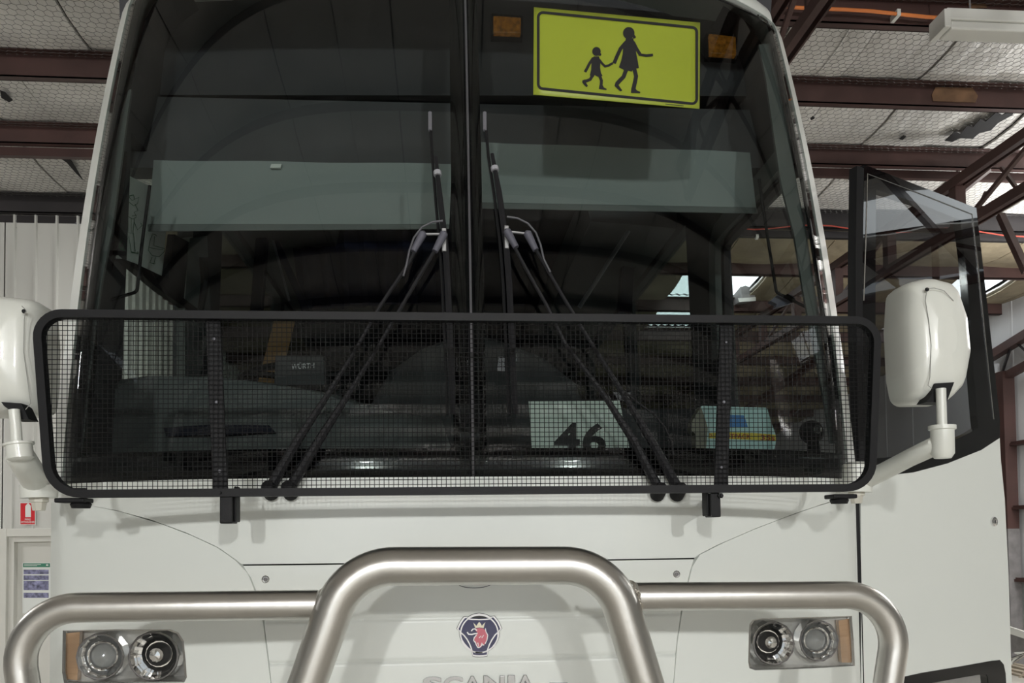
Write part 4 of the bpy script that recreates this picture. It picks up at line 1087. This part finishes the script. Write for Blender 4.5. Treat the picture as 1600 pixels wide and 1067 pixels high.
obj('side_tube', MB().tube(rp, 0.0355, 24), STEEL, bb, smooth=True)
for c_, sx in ((at(499, 944.5, YB), -1), (at(993, 932, YB), 1)):
    pts = []
    for i in range(28):
        a = 2*math.pi*i/28; pts.append(c_ + Vector((-sx*0.010*math.sin(a) + sx*0.006*math.sin(a*7)*0.4 + (-sx)*0.0, 0.0375*math.cos(a), 0.0375*math.sin(a))))
    obj('weld_bead', MB().tube(pts, 0.0045, 6, closed=True), WELD, bb, smooth=True)
obj('mounting_plate', MB().box((lowl.x - 0.08, YH - 0.01, 0.62), (lowl.x + 0.06, 0.1, 0.82)), STEEL, bb); obj('mounting_plate', MB().box((lowr.x - 0.06, YH - 0.01, 0.62), (lowr.x + 0.08, 0.1, 0.82)), STEEL, bb)
obj('lower_rail', MB().tube([Vector((lp[-1].x, YB, 0.8)), Vector((rp[-1].x, YB, 0.8))], 0.035, 16), STEEL, bb, smooth=True)
# --- windscreen stone guard
sg = empty('stone_guard', (0, -0.225, 1.85), bus)
YG = -0.225
gp = [at(80, 772, YG), at(59, 491, YG), at(1369, 502, YG), at(1359, 762, YG)]
gpf = fillet([gp[0], gp[1], gp[2], gp[3]], [0.085, 0.06, 0.06, 0.075], 8, closed=True)
obj('guard_frame', MB().tube(gpf, 1, closed=True, sec=(0.026, 0.021, (0, 1, 0))), BLACKP, sg)
def crossings(axis, c):
    out = []
    for i in range(len(gpf)):
        a, b = gpf[i], gpf[(i+1) % len(gpf)]
        va, vb = (a.x, b.x) if axis == 0 else (a.z, b.z)
        if (va - c) * (vb - c) < 0:
            t_ = (c - va) / (vb - va); out.append((a.z + (b.z - a.z)*t_) if axis == 0 else (a.x + (b.x - a.x)*t_))
    return sorted(out)
mb = MB(); r_ = 0.00095; x0, x1 = min(p.x for p in gpf), max(p.x for p in gpf); z0, z1 = min(p.z for p in gpf), max(p.z for p in gpf)
xx = x0 + 0.006
while xx < x1:
    c2 = crossings(0, xx)
    if len(c2) >= 2: mb.tube([(xx, YG, c2[0]), (xx, YG, c2[-1])], r_, 4, cap=False)
    xx += 0.0127
zz = z0 + 0.006
while zz < z1:
    c2 = crossings(1, zz)
    if len(c2) >= 2: mb.tube([(c2[0], YG - 0.0016, zz), (c2[-1], YG - 0.0016, zz)], r_, 4, cap=False)
    zz += 0.0127
obj('wire_mesh', mb, BLACKP, sg, fix=False, kind='stuff')
for a, b in (((333, 497), (345, 772)), ((1135, 503), (1126, 765))):
    t = empty('guard_upright', at(*b, YG), sg) if False else None
    obj('upright', MB().bar(at(*a, YG + 0.012), at(*b, YG + 0.012), 0.038, 0.010, (0, 1, 0)), BLACKP, sg, bevel=0.002)
    for s_ in (0.12, 0.48, 0.87):
        p = at(*a, YG + 0.006).lerp(at(*b, YG + 0.006), s_)
        obj('bolt', MB().lathe([(0.0045, 0.0), (0.0045, 0.003), (0.002, 0.0045), (0, 0.0045)], p, (0, -1, 0), 8), GREYM, sg)
for bx_, sgn in (((343, 765, 363, 818), 1), ((1098, 768, 1117, 808), -1)):
    lo, hi = at(bx_[0], bx_[3], YG - 0.004), at(bx_[2], bx_[1], YG - 0.004)
    t = MB()
    if sgn > 0:
        t.box((lo.x, YG - 0.004, lo.z), (hi.x, YG + 0.05, hi.z)); t.box((hi.x, YG + 0.01, lo.z + 0.004), (hi.x + 0.006, YG + 0.055, hi.z + 0.010))
        t.bar(((lo.x + hi.x)/2, YG + 0.04, hi.z - 0.03), ((lo.x + hi.x)/2*1.1, 0.06, 1.75 + (hi.z - 1.78)*1.1), 0.022, 0.03)
    else:
        lo, hi = at(1111, 808, YG - 0.004), at(1126, 770, YG - 0.004)
        t.box((lo.x, YG - 0.004, lo.z), (hi.x, YG + 0.05, hi.z)); t.box((lo.x - 0.006, YG + 0.01, lo.z + 0.004), (lo.x, YG + 0.055, hi.z + 0.010))
        t.bar(((lo.x + hi.x)/2, YG + 0.04, hi.z - 0.03), ((lo.x + hi.x)/2*1.1, 0.06, 1.75 + (hi.z - 1.78)*1.1), 0.022, 0.03)
    obj('bracket', t, BLACKP, sg, bevel=0.003)
    p = Vector(((lo.x + hi.x)/2 - sgn*0.012, YG - 0.004, hi.z - 0.008))
    obj('bracket_bolt', MB().lathe([(0.008, 0), (0.008, 0.008), (0.004, 0.009), (0.004, 0.016), (0, 0.016)], p, (0, -1, 0), 6), BLACKP, sg)
for a, b in (((84, 778), (131, 773)), ((1303, 772), (1340, 768))):
    p, q = at(*a, YG), at(*b, YG)
    lo = Vector((min(p.x, q.x), YG, min(p.z, q.z) - 0.012))
    obj('corner_clip', MB().box(lo, (max(p.x, q.x), YG + 0.06, lo.z + 0.012)), BLACKP, sg, bevel=0.003)
    c_ = Vector((q.x - 0.02 if a[0] < 700 else p.x + 0.03, YG + 0.03, lo.z - 0.004))
    obj('rubber_foot', MB().lathe([(0, -0.010), (0.022, -0.010), (0.026, 0.0), (0.022, 0.006), (0, 0.006)], c_, (0, 0, 1), 16), RUBBER, sg, smooth=True)
obj('edge_tab', MB().box(at(96, 768, YG), at(131, 762, YG) + Vector((0, 0.02, 0))), BLACKP, sg)
# --- wipers
def wiper(blade, arm1, arm2, j1, j2, hose, hose2):
    t = empty('wiper', ws(*arm1[-1], 0.03), bus)
    obj('blade_rubber', MB().tube([ws(*p, 0.012) for p in blade], 0.0052, 6), RUBBER, t, smooth=True)
    hold = [(x_ + (3.5 + 5*min(1, i/3)) , y_) for i, (x_, y_) in enumerate(blade)][1:]
    obj('blade_holder', MB().tube([ws(*p, 0.028) for p in hold], [0.006] + [0.0105]*(len(hold)-2) + [0.009], 6), mat('satin_black_wiper', (0.014, 0.014, 0.016), 0.45, spec=0.25), t, smooth=True)
    for s_ in (0.0, ):
        pass
    p0, p1 = ws(*hold[0], 0.030), ws(*hold[1], 0.030)
    obj('blade_clip', MB().tube([p0.lerp(p1, 0.35), p0.lerp(p1, 0.45)], 0.0125, 8), mat('pale_grey_clip', (0.35, 0.35, 0.38), 0.5), t, smooth=True)
    obj('blade_clip', MB().tube([ws(*blade[0], 0.014), ws(blade[0][0] + 0.3, blade[0][1] + 28, 0.014)], 0.0065, 6), GREYM, t, smooth=True)
    for arm, j in ((arm1, j1), (arm2, j2)):
        P = [ws(*p, 0.055 - 0.02*i/len(arm)) for i, p in enumerate(arm)]
        n_ = len(P); rr = [0.0055]*n_; rr[-1] = 0.016; rr[-2] = 0.013
        rr[-3] = 0.0085
        obj('arm', MB().tube(P, rr, 8), mat('satin_black_wiper', (0.014, 0.014, 0.016), 0.45, spec=0.25), t, smooth=True)
        a, b = ws(*j[0], 0.058), ws(*j[1], 0.058)
        obj('arm_joint', MB().tube([a + (a-b)*0.12, a, a.lerp(b, 0.15), b], [0.004, 0.0125, 0.0125, 0.0095], 10), mat('grey_joint_cap', (0.10, 0.10, 0.125), 0.5), t, smooth=True)
        c_ = P[-1]
        obj('pivot_cap', MB().lathe([(0.0, 0.035), (0.014, 0.032), (0.020, 0.02), (0.022, -0.03), (0.0, -0.04)], c_, (0, -0.9, 0.35), 16), RUBBER, t, smooth=True)
    obj('link_rod', MB().tube([ws(*j1[0], 0.055), ws(*j2[0], 0.055)], 0.004, 6), mat('bare_link_steel', (0.22, 0.22, 0.22), 0.4, metal=0.5), t, smooth=True)
    m0 = ws(*blade[4], 0.045)
    a, b = j2[0], None
    jc = ws(*max((j1[0], j2[0]), key=lambda q_: -abs(q_[0] - 742)), 0.045)
    obj('blade_carrier', MB().box(jc + Vector((-0.007, -0.004, -0.048)), jc + Vector((0.007, 0.010, 0.024))), mat('bare_link_steel', (0.22, 0.22, 0.22), 0.4, metal=0.5), t, bevel=0.002)
    obj('washer_hose', MB().tube([ws(*p, 0.06) for p in hose], 0.0032, 6), mat('grey_hose', (0.09, 0.09, 0.10), 0.5), t, smooth=True)
    if hose2: obj('washer_hose', MB().tube([ws(*p, 0.065) for p in hose2], 0.0032, 6), RUBBER, t, smooth=True)
wiper([(672, 181), (676, 255), (681, 320), (687, 385), (691, 450), (695, 540), (698, 600), (699, 650)],
      [(662, 382), (640, 425), (597, 488), (556, 560), (515, 625), (472, 690), (427, 766)],
      [(694, 382), (665, 430), (630, 488), (590, 556), (548, 622), (508, 684), (457, 766)],
      ((662, 381), (647, 408)), ((694, 381), (680, 408)),
      [(692, 362), (676, 364), (660, 372), (648, 388), (641, 408), (637, 428), (632, 446)], None)
wiper([(757, 181), (763, 250), (772, 310), (781, 385), (786, 450), (790, 540), (793, 600), (796, 650)],
      [(790, 378), (815, 425), (850, 486), (879, 545), (940, 625), (985, 694), (1024, 768)],
      [(821, 380), (845, 422), (879, 480), (915, 538), (970, 625), (1012, 694), (1054, 768)],
      ((790, 377), (804, 402)), ((821, 380), (834, 406)),
      [(790, 356), (806, 358), (822, 366), (834, 380), (841, 398), (846, 420), (856, 440)],
      [(968, 622), (990, 640), (1012, 656), (1028, 676), (1037, 696), (1040, 716)])
# --- side mirrors
def mirror(outline, yy, pocket, stem, knuckle, arm, base, lines, plate, dot):
    c2 = (sum(p[0] for p in outline)/len(outline), sum(p[1] for p in outline)/len(outline))
    t = empty('side_mirror', at(*c2, yy), bus)
    P = fillet([at(*p, yy) for p in outline], 0.035, 4, closed=True); c_ = sum(P, Vector()) / len(P)
    rings = []
    for s_, dy in ((0.93, 0.075), (0.985, 0.07), (1.0, 0.05), (1.0, 0.0), (0.985, -0.025), (0.94, -0.05), (0.84, -0.072), (0.6, -0.088), (0.3, -0.094)):
        rings.append([c_.lerp(p, s_) + Vector((0, dy, 0)) for p in P])
    mb = MB(); mb.grid(rings, True); mb.add(rings[-1], [tuple(range(len(P)))])
    mb.add(rings[0], [tuple(range(len(P)))]); obj('housing', mb, MIRWHITE, t, smooth=True)
    G_ = [c_.lerp(p, 0.9) + Vector((0, 0.0765, 0)) for p in P]; obj('mirror_glass', MB().prism(G_, (0, 0.003, 0)), CHROME, t)
    yf = yy - 0.085
    obj('stem_socket', MB().prism([at(*p, yf) for p in pocket], (0, 0.05, 0)), RUBBER, t)
    obj('stem', MB().tube([at(*p, yf - 0.012) for p in stem], 0.0135, 14), MIRWHITE, t, smooth=True)
    for ln in lines: obj('panel_line', MB().tube([at(*p, yy - 0.091) for p in ln], 0.0011, 5), mat('grey_seam', (0.30, 0.30, 0.28), 0.6), t, smooth=True)
    for pt in plate:
        q = [at(*p, yy - 0.078) for p in pt]; obj('blanking_plate', MB().ringp(q, [sum(q, Vector())/4 + (p - sum(q, Vector())/4)*0.94 for p in q], (0, 0.003, 0)), mat('grey_seam', (0.30, 0.30, 0.28), 0.6), t)
    obj('screw_hole', MB().lathe([(0.0, 0.001), (0.005, 0.001), (0.006, -0.002), (0, -0.002)], at(*dot, yy - 0.091), (0, -1, 0), 10), RUBBER, t)
    kq = [at(*p, yf - 0.012) for p in knuckle]
    c3 = sum(kq, Vector()) / len(kq)
    obj('knuckle', MB().tube([kq[0], kq[0].lerp(kq[1], 0.12), kq[0].lerp(kq[1], 0.14), kq[0].lerp(kq[1], 0.85), kq[1]], [0.036, 0.036, 0.031, 0.031, 0.022], 18), MIRWHITE, t, smooth=True)
    A = arm
    obj('arm', MB().tube([at(x_, y_, yd) for x_, y_, yd, r_ in A], [r_ for *_, r_ in A], 16), MIRWHITE, t, smooth=True)
    bq = [at(*p, base[2]) for p in base[:2]]
    obj('base_boss', MB().tube([bq[0], bq[0].lerp(bq[1], 0.1), bq[0].lerp(bq[1], 0.62), bq[0].lerp(bq[1], 0.63), bq[0].lerp(bq[1], 0.78), bq[1]], [0.03, 0.043, 0.043, 0.05, 0.05, 0.048], 20), MIRWHITE, t, smooth=True)
    obj('base_nut', MB().tube([bq[1], bq[1] + Vector((0, 0, -0.012)), bq[1] + Vector((0, 0, -0.013)), bq[1] + Vector((0, 0, -0.036))], [0.026, 0.026, 0.021, 0.017], 8), mat('yellowed_nut', (0.55, 0.53, 0.46), 0.4), t)
    return t
mirror([(1404, 446), (1440, 438), (1476, 447), (1494, 500), (1500, 560), (1491, 610), (1471, 631), (1412, 632), (1404, 590), (1400, 510)], -0.13,
       [(1461, 599), (1491, 597), (1488, 605), (1479, 629), (1448, 628), (1456, 616)],
       [(1470, 607), (1471, 640), (1472, 672)], [(1472, 665), (1473, 716)],
       [(1474, 698, -0.22, 0.027), (1460, 697, -0.21, 0.027), (1420, 716, -0.12, 0.026), (1380, 737, 0.0, 0.027), (1346, 752, 0.10, 0.03)],
       ((1338, 722), (1338, 769), 0.10), [[(1448, 455), (1446, 470), (1451, 500), (1455, 540), (1453, 590), (1450, 602), (1456, 607)], [(1448, 451), (1460, 450), (1475, 454), (1490, 470)]], [[(1481, 495), (1500, 496), (1499, 549), (1480, 546)]], (1449, 452))
mirror([(-60, 473), (20, 467), (72, 473), (76, 540), (75, 600), (70, 648), (-50, 650), (-70, 600), (-70, 520)], -0.13,
       [(2, 628), (33, 630), (45, 655), (20, 655), (14, 640), (6, 634)],
       [(22, 640), (25, 670), (27, 700)], [(29, 692), (33, 720)],
       [(26, 708, -0.215, 0.030), (34, 716, -0.20, 0.034), (46, 736, -0.08, 0.036), (58, 752, 0.02, 0.04)],
       ((60, 726), (61, 778), 0.02), [[(34, 478), (40, 484), (38, 500), (37, 550), (44, 600), (48, 630), (40, 640)]], [[(-30, 530), (14, 530), (14, 582), (-30, 582)]], (37, 486))
# --- the open passenger door
dr = empty('passenger_door', (1.355, 0.33, 0.4), bus)
P0 = Vector((1.352, 0.31, 0)); NL = Vector((0.378, -0.926, 0)).normalized(); BK = -NL
def lf(px, py, off=0.0): return onplane(px, py, P0, NL) + NL*off
outer = [(1350, 257), (1437, 291), (1525, 325), (1534, 400), (1545, 500), (1555, 590), (1562, 655), (1562, 684), (1533, 703), (1480, 724), (1427, 738), (1392, 742), (1345, 745), (1345, 600), (1347, 430)]
inner = [(1369, 296), (1437, 318), (1501, 344), (1508, 400), (1516, 500), (1522, 590), (1527, 650), (1529, 668), (1512, 678), (1470, 697), (1425, 710), (1392, 714), (1368, 716), (1368, 600), (1368, 430)]
obj('window_border', MB().ringp([lf(*p) for p in outer], [lf(*p) for p in inner], BK*0.03), FRIT, dr)
gask = [(1355, 272), (1437, 303), (1518, 335), (1526, 400), (1536, 500), (1545, 590), (1552, 655)]
obj('gasket_line', MB().tube([lf(*p, 0.0015) for p in [(1349, 470), (1352, 380)] + gask], 0.0022, 6), CHROME2, dr, smooth=True)
gl = [lf(*p, 0.0015) for p in outer]; tri = tri_fill(outer); k = len(gl); mb = MB()
mb.add(gl + [p + BK*0.005 for p in gl], [tuple(t_) for t_ in tri] + [tuple(i+k for i in t_) for t_ in tri] + [(i, (i+1) % k, k+(i+1) % k, k+i) for i in range(k)])
obj('window_pane', mb, GLASSDOOR, dr)
# white skin with the lower window opening
low_o = [(1408, 1058), (1440, 1051), (1500, 1041), (1550, 1032), (1562, 1031), (1568, 1038), (1571, 1052), (1573, 1090), (1573, 1200), (1400, 1215)]
skin = [(1345, 745), (1392, 742), (1427, 738), (1480, 724), (1533, 703), (1562, 684), (1564, 720), (1570, 780), (1576, 900), (1581, 1067), (1583, 1200), (1580, 1260), (1345, 1300), (1346, 1067), (1345, 900)]
P = [lf(*p) for p in skin]; tri = tri_fill(skin); k = len(P); mb = MB()
mb.add(P + [p + BK*0.035 for p in P], [tuple(t_) for t_ in tri] + [tuple(i+k for i in t_) for t_ in tri] + [(i, (i+1) % k, k+(i+1) % k, k+i) for i in range(k)])
sk = obj('door_skin', mb, WHITE, dr)
cut(sk, [lf(*p, 0.05) for p in low_o], BK*0.2)
low_i = [(1436, 1072), (1450, 1068), (1500, 1059), (1535, 1053), (1541, 1054), (1543, 1058), (1544, 1068), (1545, 1095), (1545, 1190), (1430, 1200)]
obj('lower_window_border', MB().ringp([lf(*p, 0.001) for p in low_o], [lf(*p, 0.001) for p in low_i], BK*0.03), FRIT, dr)
gl = [lf(*p, 0.0) for p in low_i]; tri = tri_fill(low_i); k = len(gl); mb = MB()
mb.add(gl + [p + BK*0.005 for p in gl], [tuple(t_) for t_ in tri] + [tuple(i+k for i in t_) for t_ in tri] + [(i, (i+1) % k, k+(i+1) % k, k+i) for i in range(k)])
obj('lower_window_pane', mb, GLASSDOOR, dr)
obj('leading_edge_seal', MB().tube([lf(*p, -0.01) for p in ((1342, 262), (1340, 400), (1340, 500), (1343, 640), (1346, 745))], 1, sec=(0.035, 0.034, (0.93, 0.37, 0))), RUBBER, dr)
obj('gap_darkening_strip', MB().box((1.328, 0.31, 0.4), (1.356, 0.335, ZB)), RUBBER, bus)  # black strip added so the gap beside the door reads dark
lk = empty('door_lock', lf(1552, 815), dr) if False else None
mb = MB(); c_ = lf(1552, 815, 0.0)
e1 = Vector((NL.y, -NL.x, 0)) * -1; 
mb.lathe([(0.0, 0.006), (0.008, 0.006), (0.010, 0.009), (0.018, 0.007), (0.0195, 0.002), (0.019, -0.002)], c_, NL, 24); obj('door_lock', mb, CHROME, dr, smooth=True)
mb = MB(); mb.bar(c_ + NL*0.0095 - Vector((0, 0, 0.006)), c_ + NL*0.0095 + Vector((0, 0, 0.006)), 0.002, 0.002); obj('key_slot', mb, RUBBER, dr)
# wheels and chassis out of the frame
for y_ in (1.9, 7.6):
    for sd in (-1, 1):
        t = empty('wheel', (sd*1.12, y_, 0.5), bus)
        obj('tyre', MB().lathe([(0.30, -0.13), (0.47, -0.13), (0.5, -0.10), (0.5, 0.10), (0.47, 0.13), (0.30, 0.13)], (sd*1.12, y_, 0.5), (sd, 0, 0), 32), RUBBER, t, smooth=True)
        obj('rim', MB().lathe([(0.0, 0.06), (0.12, 0.09), (0.2, 0.04), (0.3, 0.12), (0.3, -0.1), (0, -0.1)], (sd*1.12, y_, 0.5), (sd, 0, 0), 24), CHROME2, t, smooth=True)
obj('underfloor', MB().box((-1.2, 0.3, 0.45), (1.2, 9.4, 1.24)), DARKGAP, bus)
# ================================================================== loose things on and in the bus
# school children sign on the outside of the glass
sn = empty('school_sign', ws(963, 92, 0.004), label='fluorescent yellow school children sign stuck high on the windscreen', category='sign')
def sp(px, py, off): return ws(px, py, off)
cor = [(834, 13), (1093, 37), (1092, 171), (833, 149)]
def sgrid(n, m, off):
    rows = []
    for i in range(m+1):
        r = []
        for j in range(n+1):
            a = Vector(cor[0]).lerp(Vector(cor[1]), j/n); b = Vector(cor[3]).lerp(Vector(cor[2]), j/n); c_ = a.lerp(b, i/m); r.append(ws(c_.x, c_.y, off))
        rows.append(r)
    return rows
obj('sign_sheet', MB().slab(sgrid(16, 10, 0.0045), sgrid(16, 10, 0.002)), SIGNY, sn, smooth='all')
def sc_(u, v, off): return ws(780 + u/2.965, v/2.965, off)
cr = [Vector((180, 62, 0)), Vector((912, 135, 0)), Vector((912, 488, 0)), Vector((180, 415, 0))]
bpts = []
rp_ = fillet(cr, 22, 5, closed=True)
for i in range(len(rp_)):
    a, b = rp_[i], rp_[(i+1) % len(rp_)]; n_ = max(1, int((b-a).length/30))
    bpts += [((a.lerp(b, q/n_)).x, (a.lerp(b, q/n_)).y) for q in range(n_)]
strokes([(bpts, 12.5, True)], 0.0056, INK, 'black_border', sn, sc_)
def figure(name, head, hr, polys, limbs):
    mb = MB()
    for pts in [disc2d(head, hr, 18, hr*1.05)] + polys:
        tri = tri_fill(pts); mb.add([sc_(*p, 0.0058) for p in pts], [tuple(t_) for t_ in tri])
    for pts, w_ in limbs:
        for qd in stroke2d(pts, w_, False): mb.add([sc_(p.x, p.y, 0.0059) for p in qd], [(0, 1, 2, 3)])
        for p in pts[:-1]: 
            d = disc2d(p, w_/2, 10); mb.add([sc_(*q_, 0.0059) for q_ in d], [tuple(range(10))])
    obj(name, mb, INK, sn)
figure('large_child_figure', (598, 160), 27, [[(586, 182), (618, 184), (622, 198), (630, 225), (632, 250), (640, 290), (645, 322), (618, 326), (612, 338), (596, 334), (575, 330), (552, 318), (562, 290), (570, 255), (572, 225), (574, 205), (582, 195)], [(622, 165), (632, 178), (628, 184), (616, 186)], [(536, 390), (552, 402), (568, 425), (560, 430), (546, 418), (532, 404)], [(610, 412), (628, 412), (634, 424), (652, 432), (650, 438), (608, 436)]],
       [([(584, 204), (560, 232), (546, 262), (530, 300)], 17), ([(620, 204), (634, 232), (652, 262)], 15), ([(650, 260), (680, 264), (710, 261)], 12), ([(586, 330), (574, 362), (556, 380), (542, 396)], 19), ([(624, 328), (632, 360), (626, 390), (620, 416)], 19)])
figure('small_child_figure', (449, 245), 20, [[(436, 268), (460, 268), (468, 290), (466, 320), (470, 345), (478, 358), (456, 362), (440, 354), (436, 364), (418, 356), (424, 330), (426, 300), (424, 285)], [(466, 250), (472, 258), (468, 266), (458, 264)], [(384, 378), (396, 376), (402, 392), (410, 404), (402, 410), (390, 398), (383, 388)], [(462, 402), (478, 402), (484, 412), (497, 418), (494, 424), (460, 418)]],
       [([(432, 278), (416, 302), (406, 322), (396, 340)], 13), ([(462, 284), (476, 302), (490, 315)], 11), ([(488, 314), (505, 310), (524, 299)], 11), ([(432, 354), (420, 374), (404, 381), (392, 382)], 14), ([(464, 358), (472, 380), (470, 406)], 14)])
mb = MB(); 
for i in range(14):
    u0 = 768 + i*6; mb.add([sc_(u0, 486 + i*0.6, 0.0058), sc_(u0 + 4.5, 486.4 + i*0.6, 0.0058), sc_(u0 + 4.5, 490.5 + i*0.6, 0.0058), sc_(u0, 490 + i*0.6, 0.0058)], [(0, 1, 2, 3)])
obj('small_print', mb, INK, sn)
# route card, tissue packet
YC = 0.30
t = empty('route_card', at(905, 690, YC), label='pale green card with black number 46 standing inside the windscreen', category='card')
q = [at(826, 627, YC), at(968, 626, YC), at(986, 712, YC - 0.03), at(832, 712, YC - 0.03)]
obj('card', MB().hexa(q, [p + Vector((0, 0.004, 0)) for p in q]), mat('card_pale_green', (0.78, 0.88, 0.82), 0.7, emit=None), t)
nrm_ = (q[1] - q[0]).cross(q[3] - q[0]).normalized(); nrm_ = -nrm_ if nrm_.y > 0 else nrm_
def onc(px, py): return onplane(px, py, q[0], nrm_) + nrm_*0.0012
mb = MB()
for ch, x0, x1 in (('4', 866, 906), ('6', 910, 947)):
    o_ = onc(x0, 711); text_on(mb, ch, o_, onc(x1, 711) - o_, onc(x0 + 0, 661) - o_, bold=0.03)
obj('number_print', mb, INK, t)
YT = 0.36
t = empty('tissue_packet', at(1145, 690, YT), label='teal and yellow plastic packet with red lettering on the dashboard', category='packet')
def sc2(u, v): return (1075 + u/10.67, 620 + v/10.67)
def face(pts, yy, name, m, d=0.0):
    P = [at(*sc2(*p), yy) for p in pts]; tri = tri_fill(pts); k = len(P); mb = MB()
    if d: mb.add(P + [p + Vector((0, d, 0)) for p in P], [tuple(t_) for t_ in tri] + [tuple(i+k for i in t_) for t_ in tri] + [(i, (i+1) % k, k+(i+1) % k, k+i) for i in range(k)])
    else: mb.add(P, [tuple(t_) for t_ in tri])
    return obj(name, mb, m, t)
face([(215, 160), (250, 148), (700, 165), (1290, 180), (1320, 190), (1380, 400), (1450, 600), (1470, 720), (1440, 870), (280, 870), (300, 600)], YT, 'wrapper', TEAL, 0.07)
face([(215, 165), (150, 270), (75, 400), (60, 560), (120, 620), (130, 880), (300, 880), (330, 520), (290, 380)], YT - 0.002, 'side_fold', TANP, 0.05)
face([(740, 300), (930, 310), (960, 380), (1000, 510), (560, 510), (580, 300)], YT - 0.001, 'blue_flash', BLUEF)
face([(350, 600), (700, 590), (1100, 600), (1460, 630), (1470, 730), (1100, 720), (340, 690)], YT - 0.001, 'yellow_band', YELLOW)
mb = MB()
for txt, u0, u1, v0, v1 in (('D', 345, 400, 665, 610), ('OTPACK', 620, 1050, 690, 615), ('35s', 1210, 1450, 720, 630)):
    o_ = at(*sc2(u0, v0), YT - 0.003); text_on(mb, txt, o_, at(*sc2(u1, v0 + 8), YT - 0.003) - o_, at(*sc2(u0, v1), YT - 0.003) - o_, bold=0.02)
obj('red_lettering', mb, REDINK, t)
# round black dash camera
t = empty('dash_camera', at(1270, 690, 0.42), label='round black camera knob on the dashboard beside the corner pillar', category='camera')
c_ = at(1271, 674, 0.42)
obj('body', MB().lathe([(0, 0.03), (0.02, 0.03), (0.028, 0.025), (0.042, 0.0), (0.045, -0.02), (0.03, -0.05), (0, -0.05)], c_, (0, -1, 0.1), 20), RUBBER, t, smooth=True)
obj('lens_ring', MB().lathe([(0.0, 0.031), (0.012, 0.033), (0.016, 0.036), (0.018, 0.03)], c_, (0, -1, 0.1), 16), CHROME2, t, smooth=True)
obj('stand', MB().tube([c_ - Vector((0, 0, 0.03)), Vector((c_.x, 0.42, 1.97))], [0.02, 0.03], 10), RUBBER, t, smooth=True)
t = empty('black_box', at(480, 575, 0.68), label='dark box with pale lettering lying behind the stone guard on the dash', category='box')
q = [at(430, 555, 0.66), at(505, 555, 0.66), at(508, 602, 0.66), at(428, 602, 0.66)]
obj('carton', MB().hexa(q, [p + Vector((0, 0.12, 0)) for p in q]), TRIMD, t, bevel=0.004)
o_ = at(455, 577, 0.658); mb = MB(); text_on(mb, 'W\u00dcRTH', o_, at(491, 575, 0.658) - o_, at(455.3, 567, 0.658) - o_, bold=0.01)
obj('lettering', mb, mat('pale_print', (0.55, 0.55, 0.57), 0.6), t)
# children's drawings taped on the driver's window
def drawing(quad, lines, label, m_line=GREENINK):
    XD = -1.238
    t = empty('drawing', atx(*quad[3], XD), label=label, category='drawing')
    q = [atx(*p, XD) for p in quad]; obj('paper', MB().hexa(q, [p - Vector((0.0015, 0, 0)) for p in q]), mat('thin_lit_paper', (0.62, 0.68, 0.64), 0.9), t)
    mb = MB()
    for pts, w_ in lines:
        for qd in stroke2d(pts, w_): mb.add([atx(160 + p.x/4.105, 240 + p.y/4.105, XD + 0.002) for p in qd], [(0, 1, 2, 3)])
    obj('pen_lines', mb, m_line, t)
drawing([(195, 271), (234, 291), (221, 424), (181, 404)], [([(165, 270), (190, 300), (235, 280), (225, 320), (200, 335), (170, 310)], 4), ([(165, 325), (160, 400), (195, 420), (215, 410), (220, 395), (190, 400)], 4), ([(210, 325), (228, 365), (205, 375), (212, 395)], 4), ([(155, 405), (148, 500), (195, 515), (205, 420)], 4), ([(165, 410), (165, 500)], 3), ([(185, 415), (185, 510)], 3), ([(148, 505), (105, 595), (130, 610), (170, 530), (185, 630), (210, 628), (200, 510)], 4), ([(105, 598), (140, 622), (130, 608)], 6), ([(185, 632), (232, 640), (225, 628)], 6), ([(205, 440), (225, 490), (255, 460), (245, 445)], 4), ([(160, 275), (200, 265), (205, 290)], 6)], 'pen drawing of a walking man taped on the driver window')
drawing([(236, 292), (264, 306), (253, 438), (220, 424)], [([(320, 520), (305, 560), (295, 620), (320, 655), (365, 660), (395, 630), (400, 610), (330, 590), (335, 530)], 4), ([(320, 515), (340, 520), (350, 530)], 4), ([(318, 665), (305, 700), (330, 705)], 4), ([(340, 665), (330, 710), (340, 700)], 4), ([(300, 600), (330, 610), (390, 615)], 3)], 'pen drawing of a bird on paper taped behind the mirror rod')
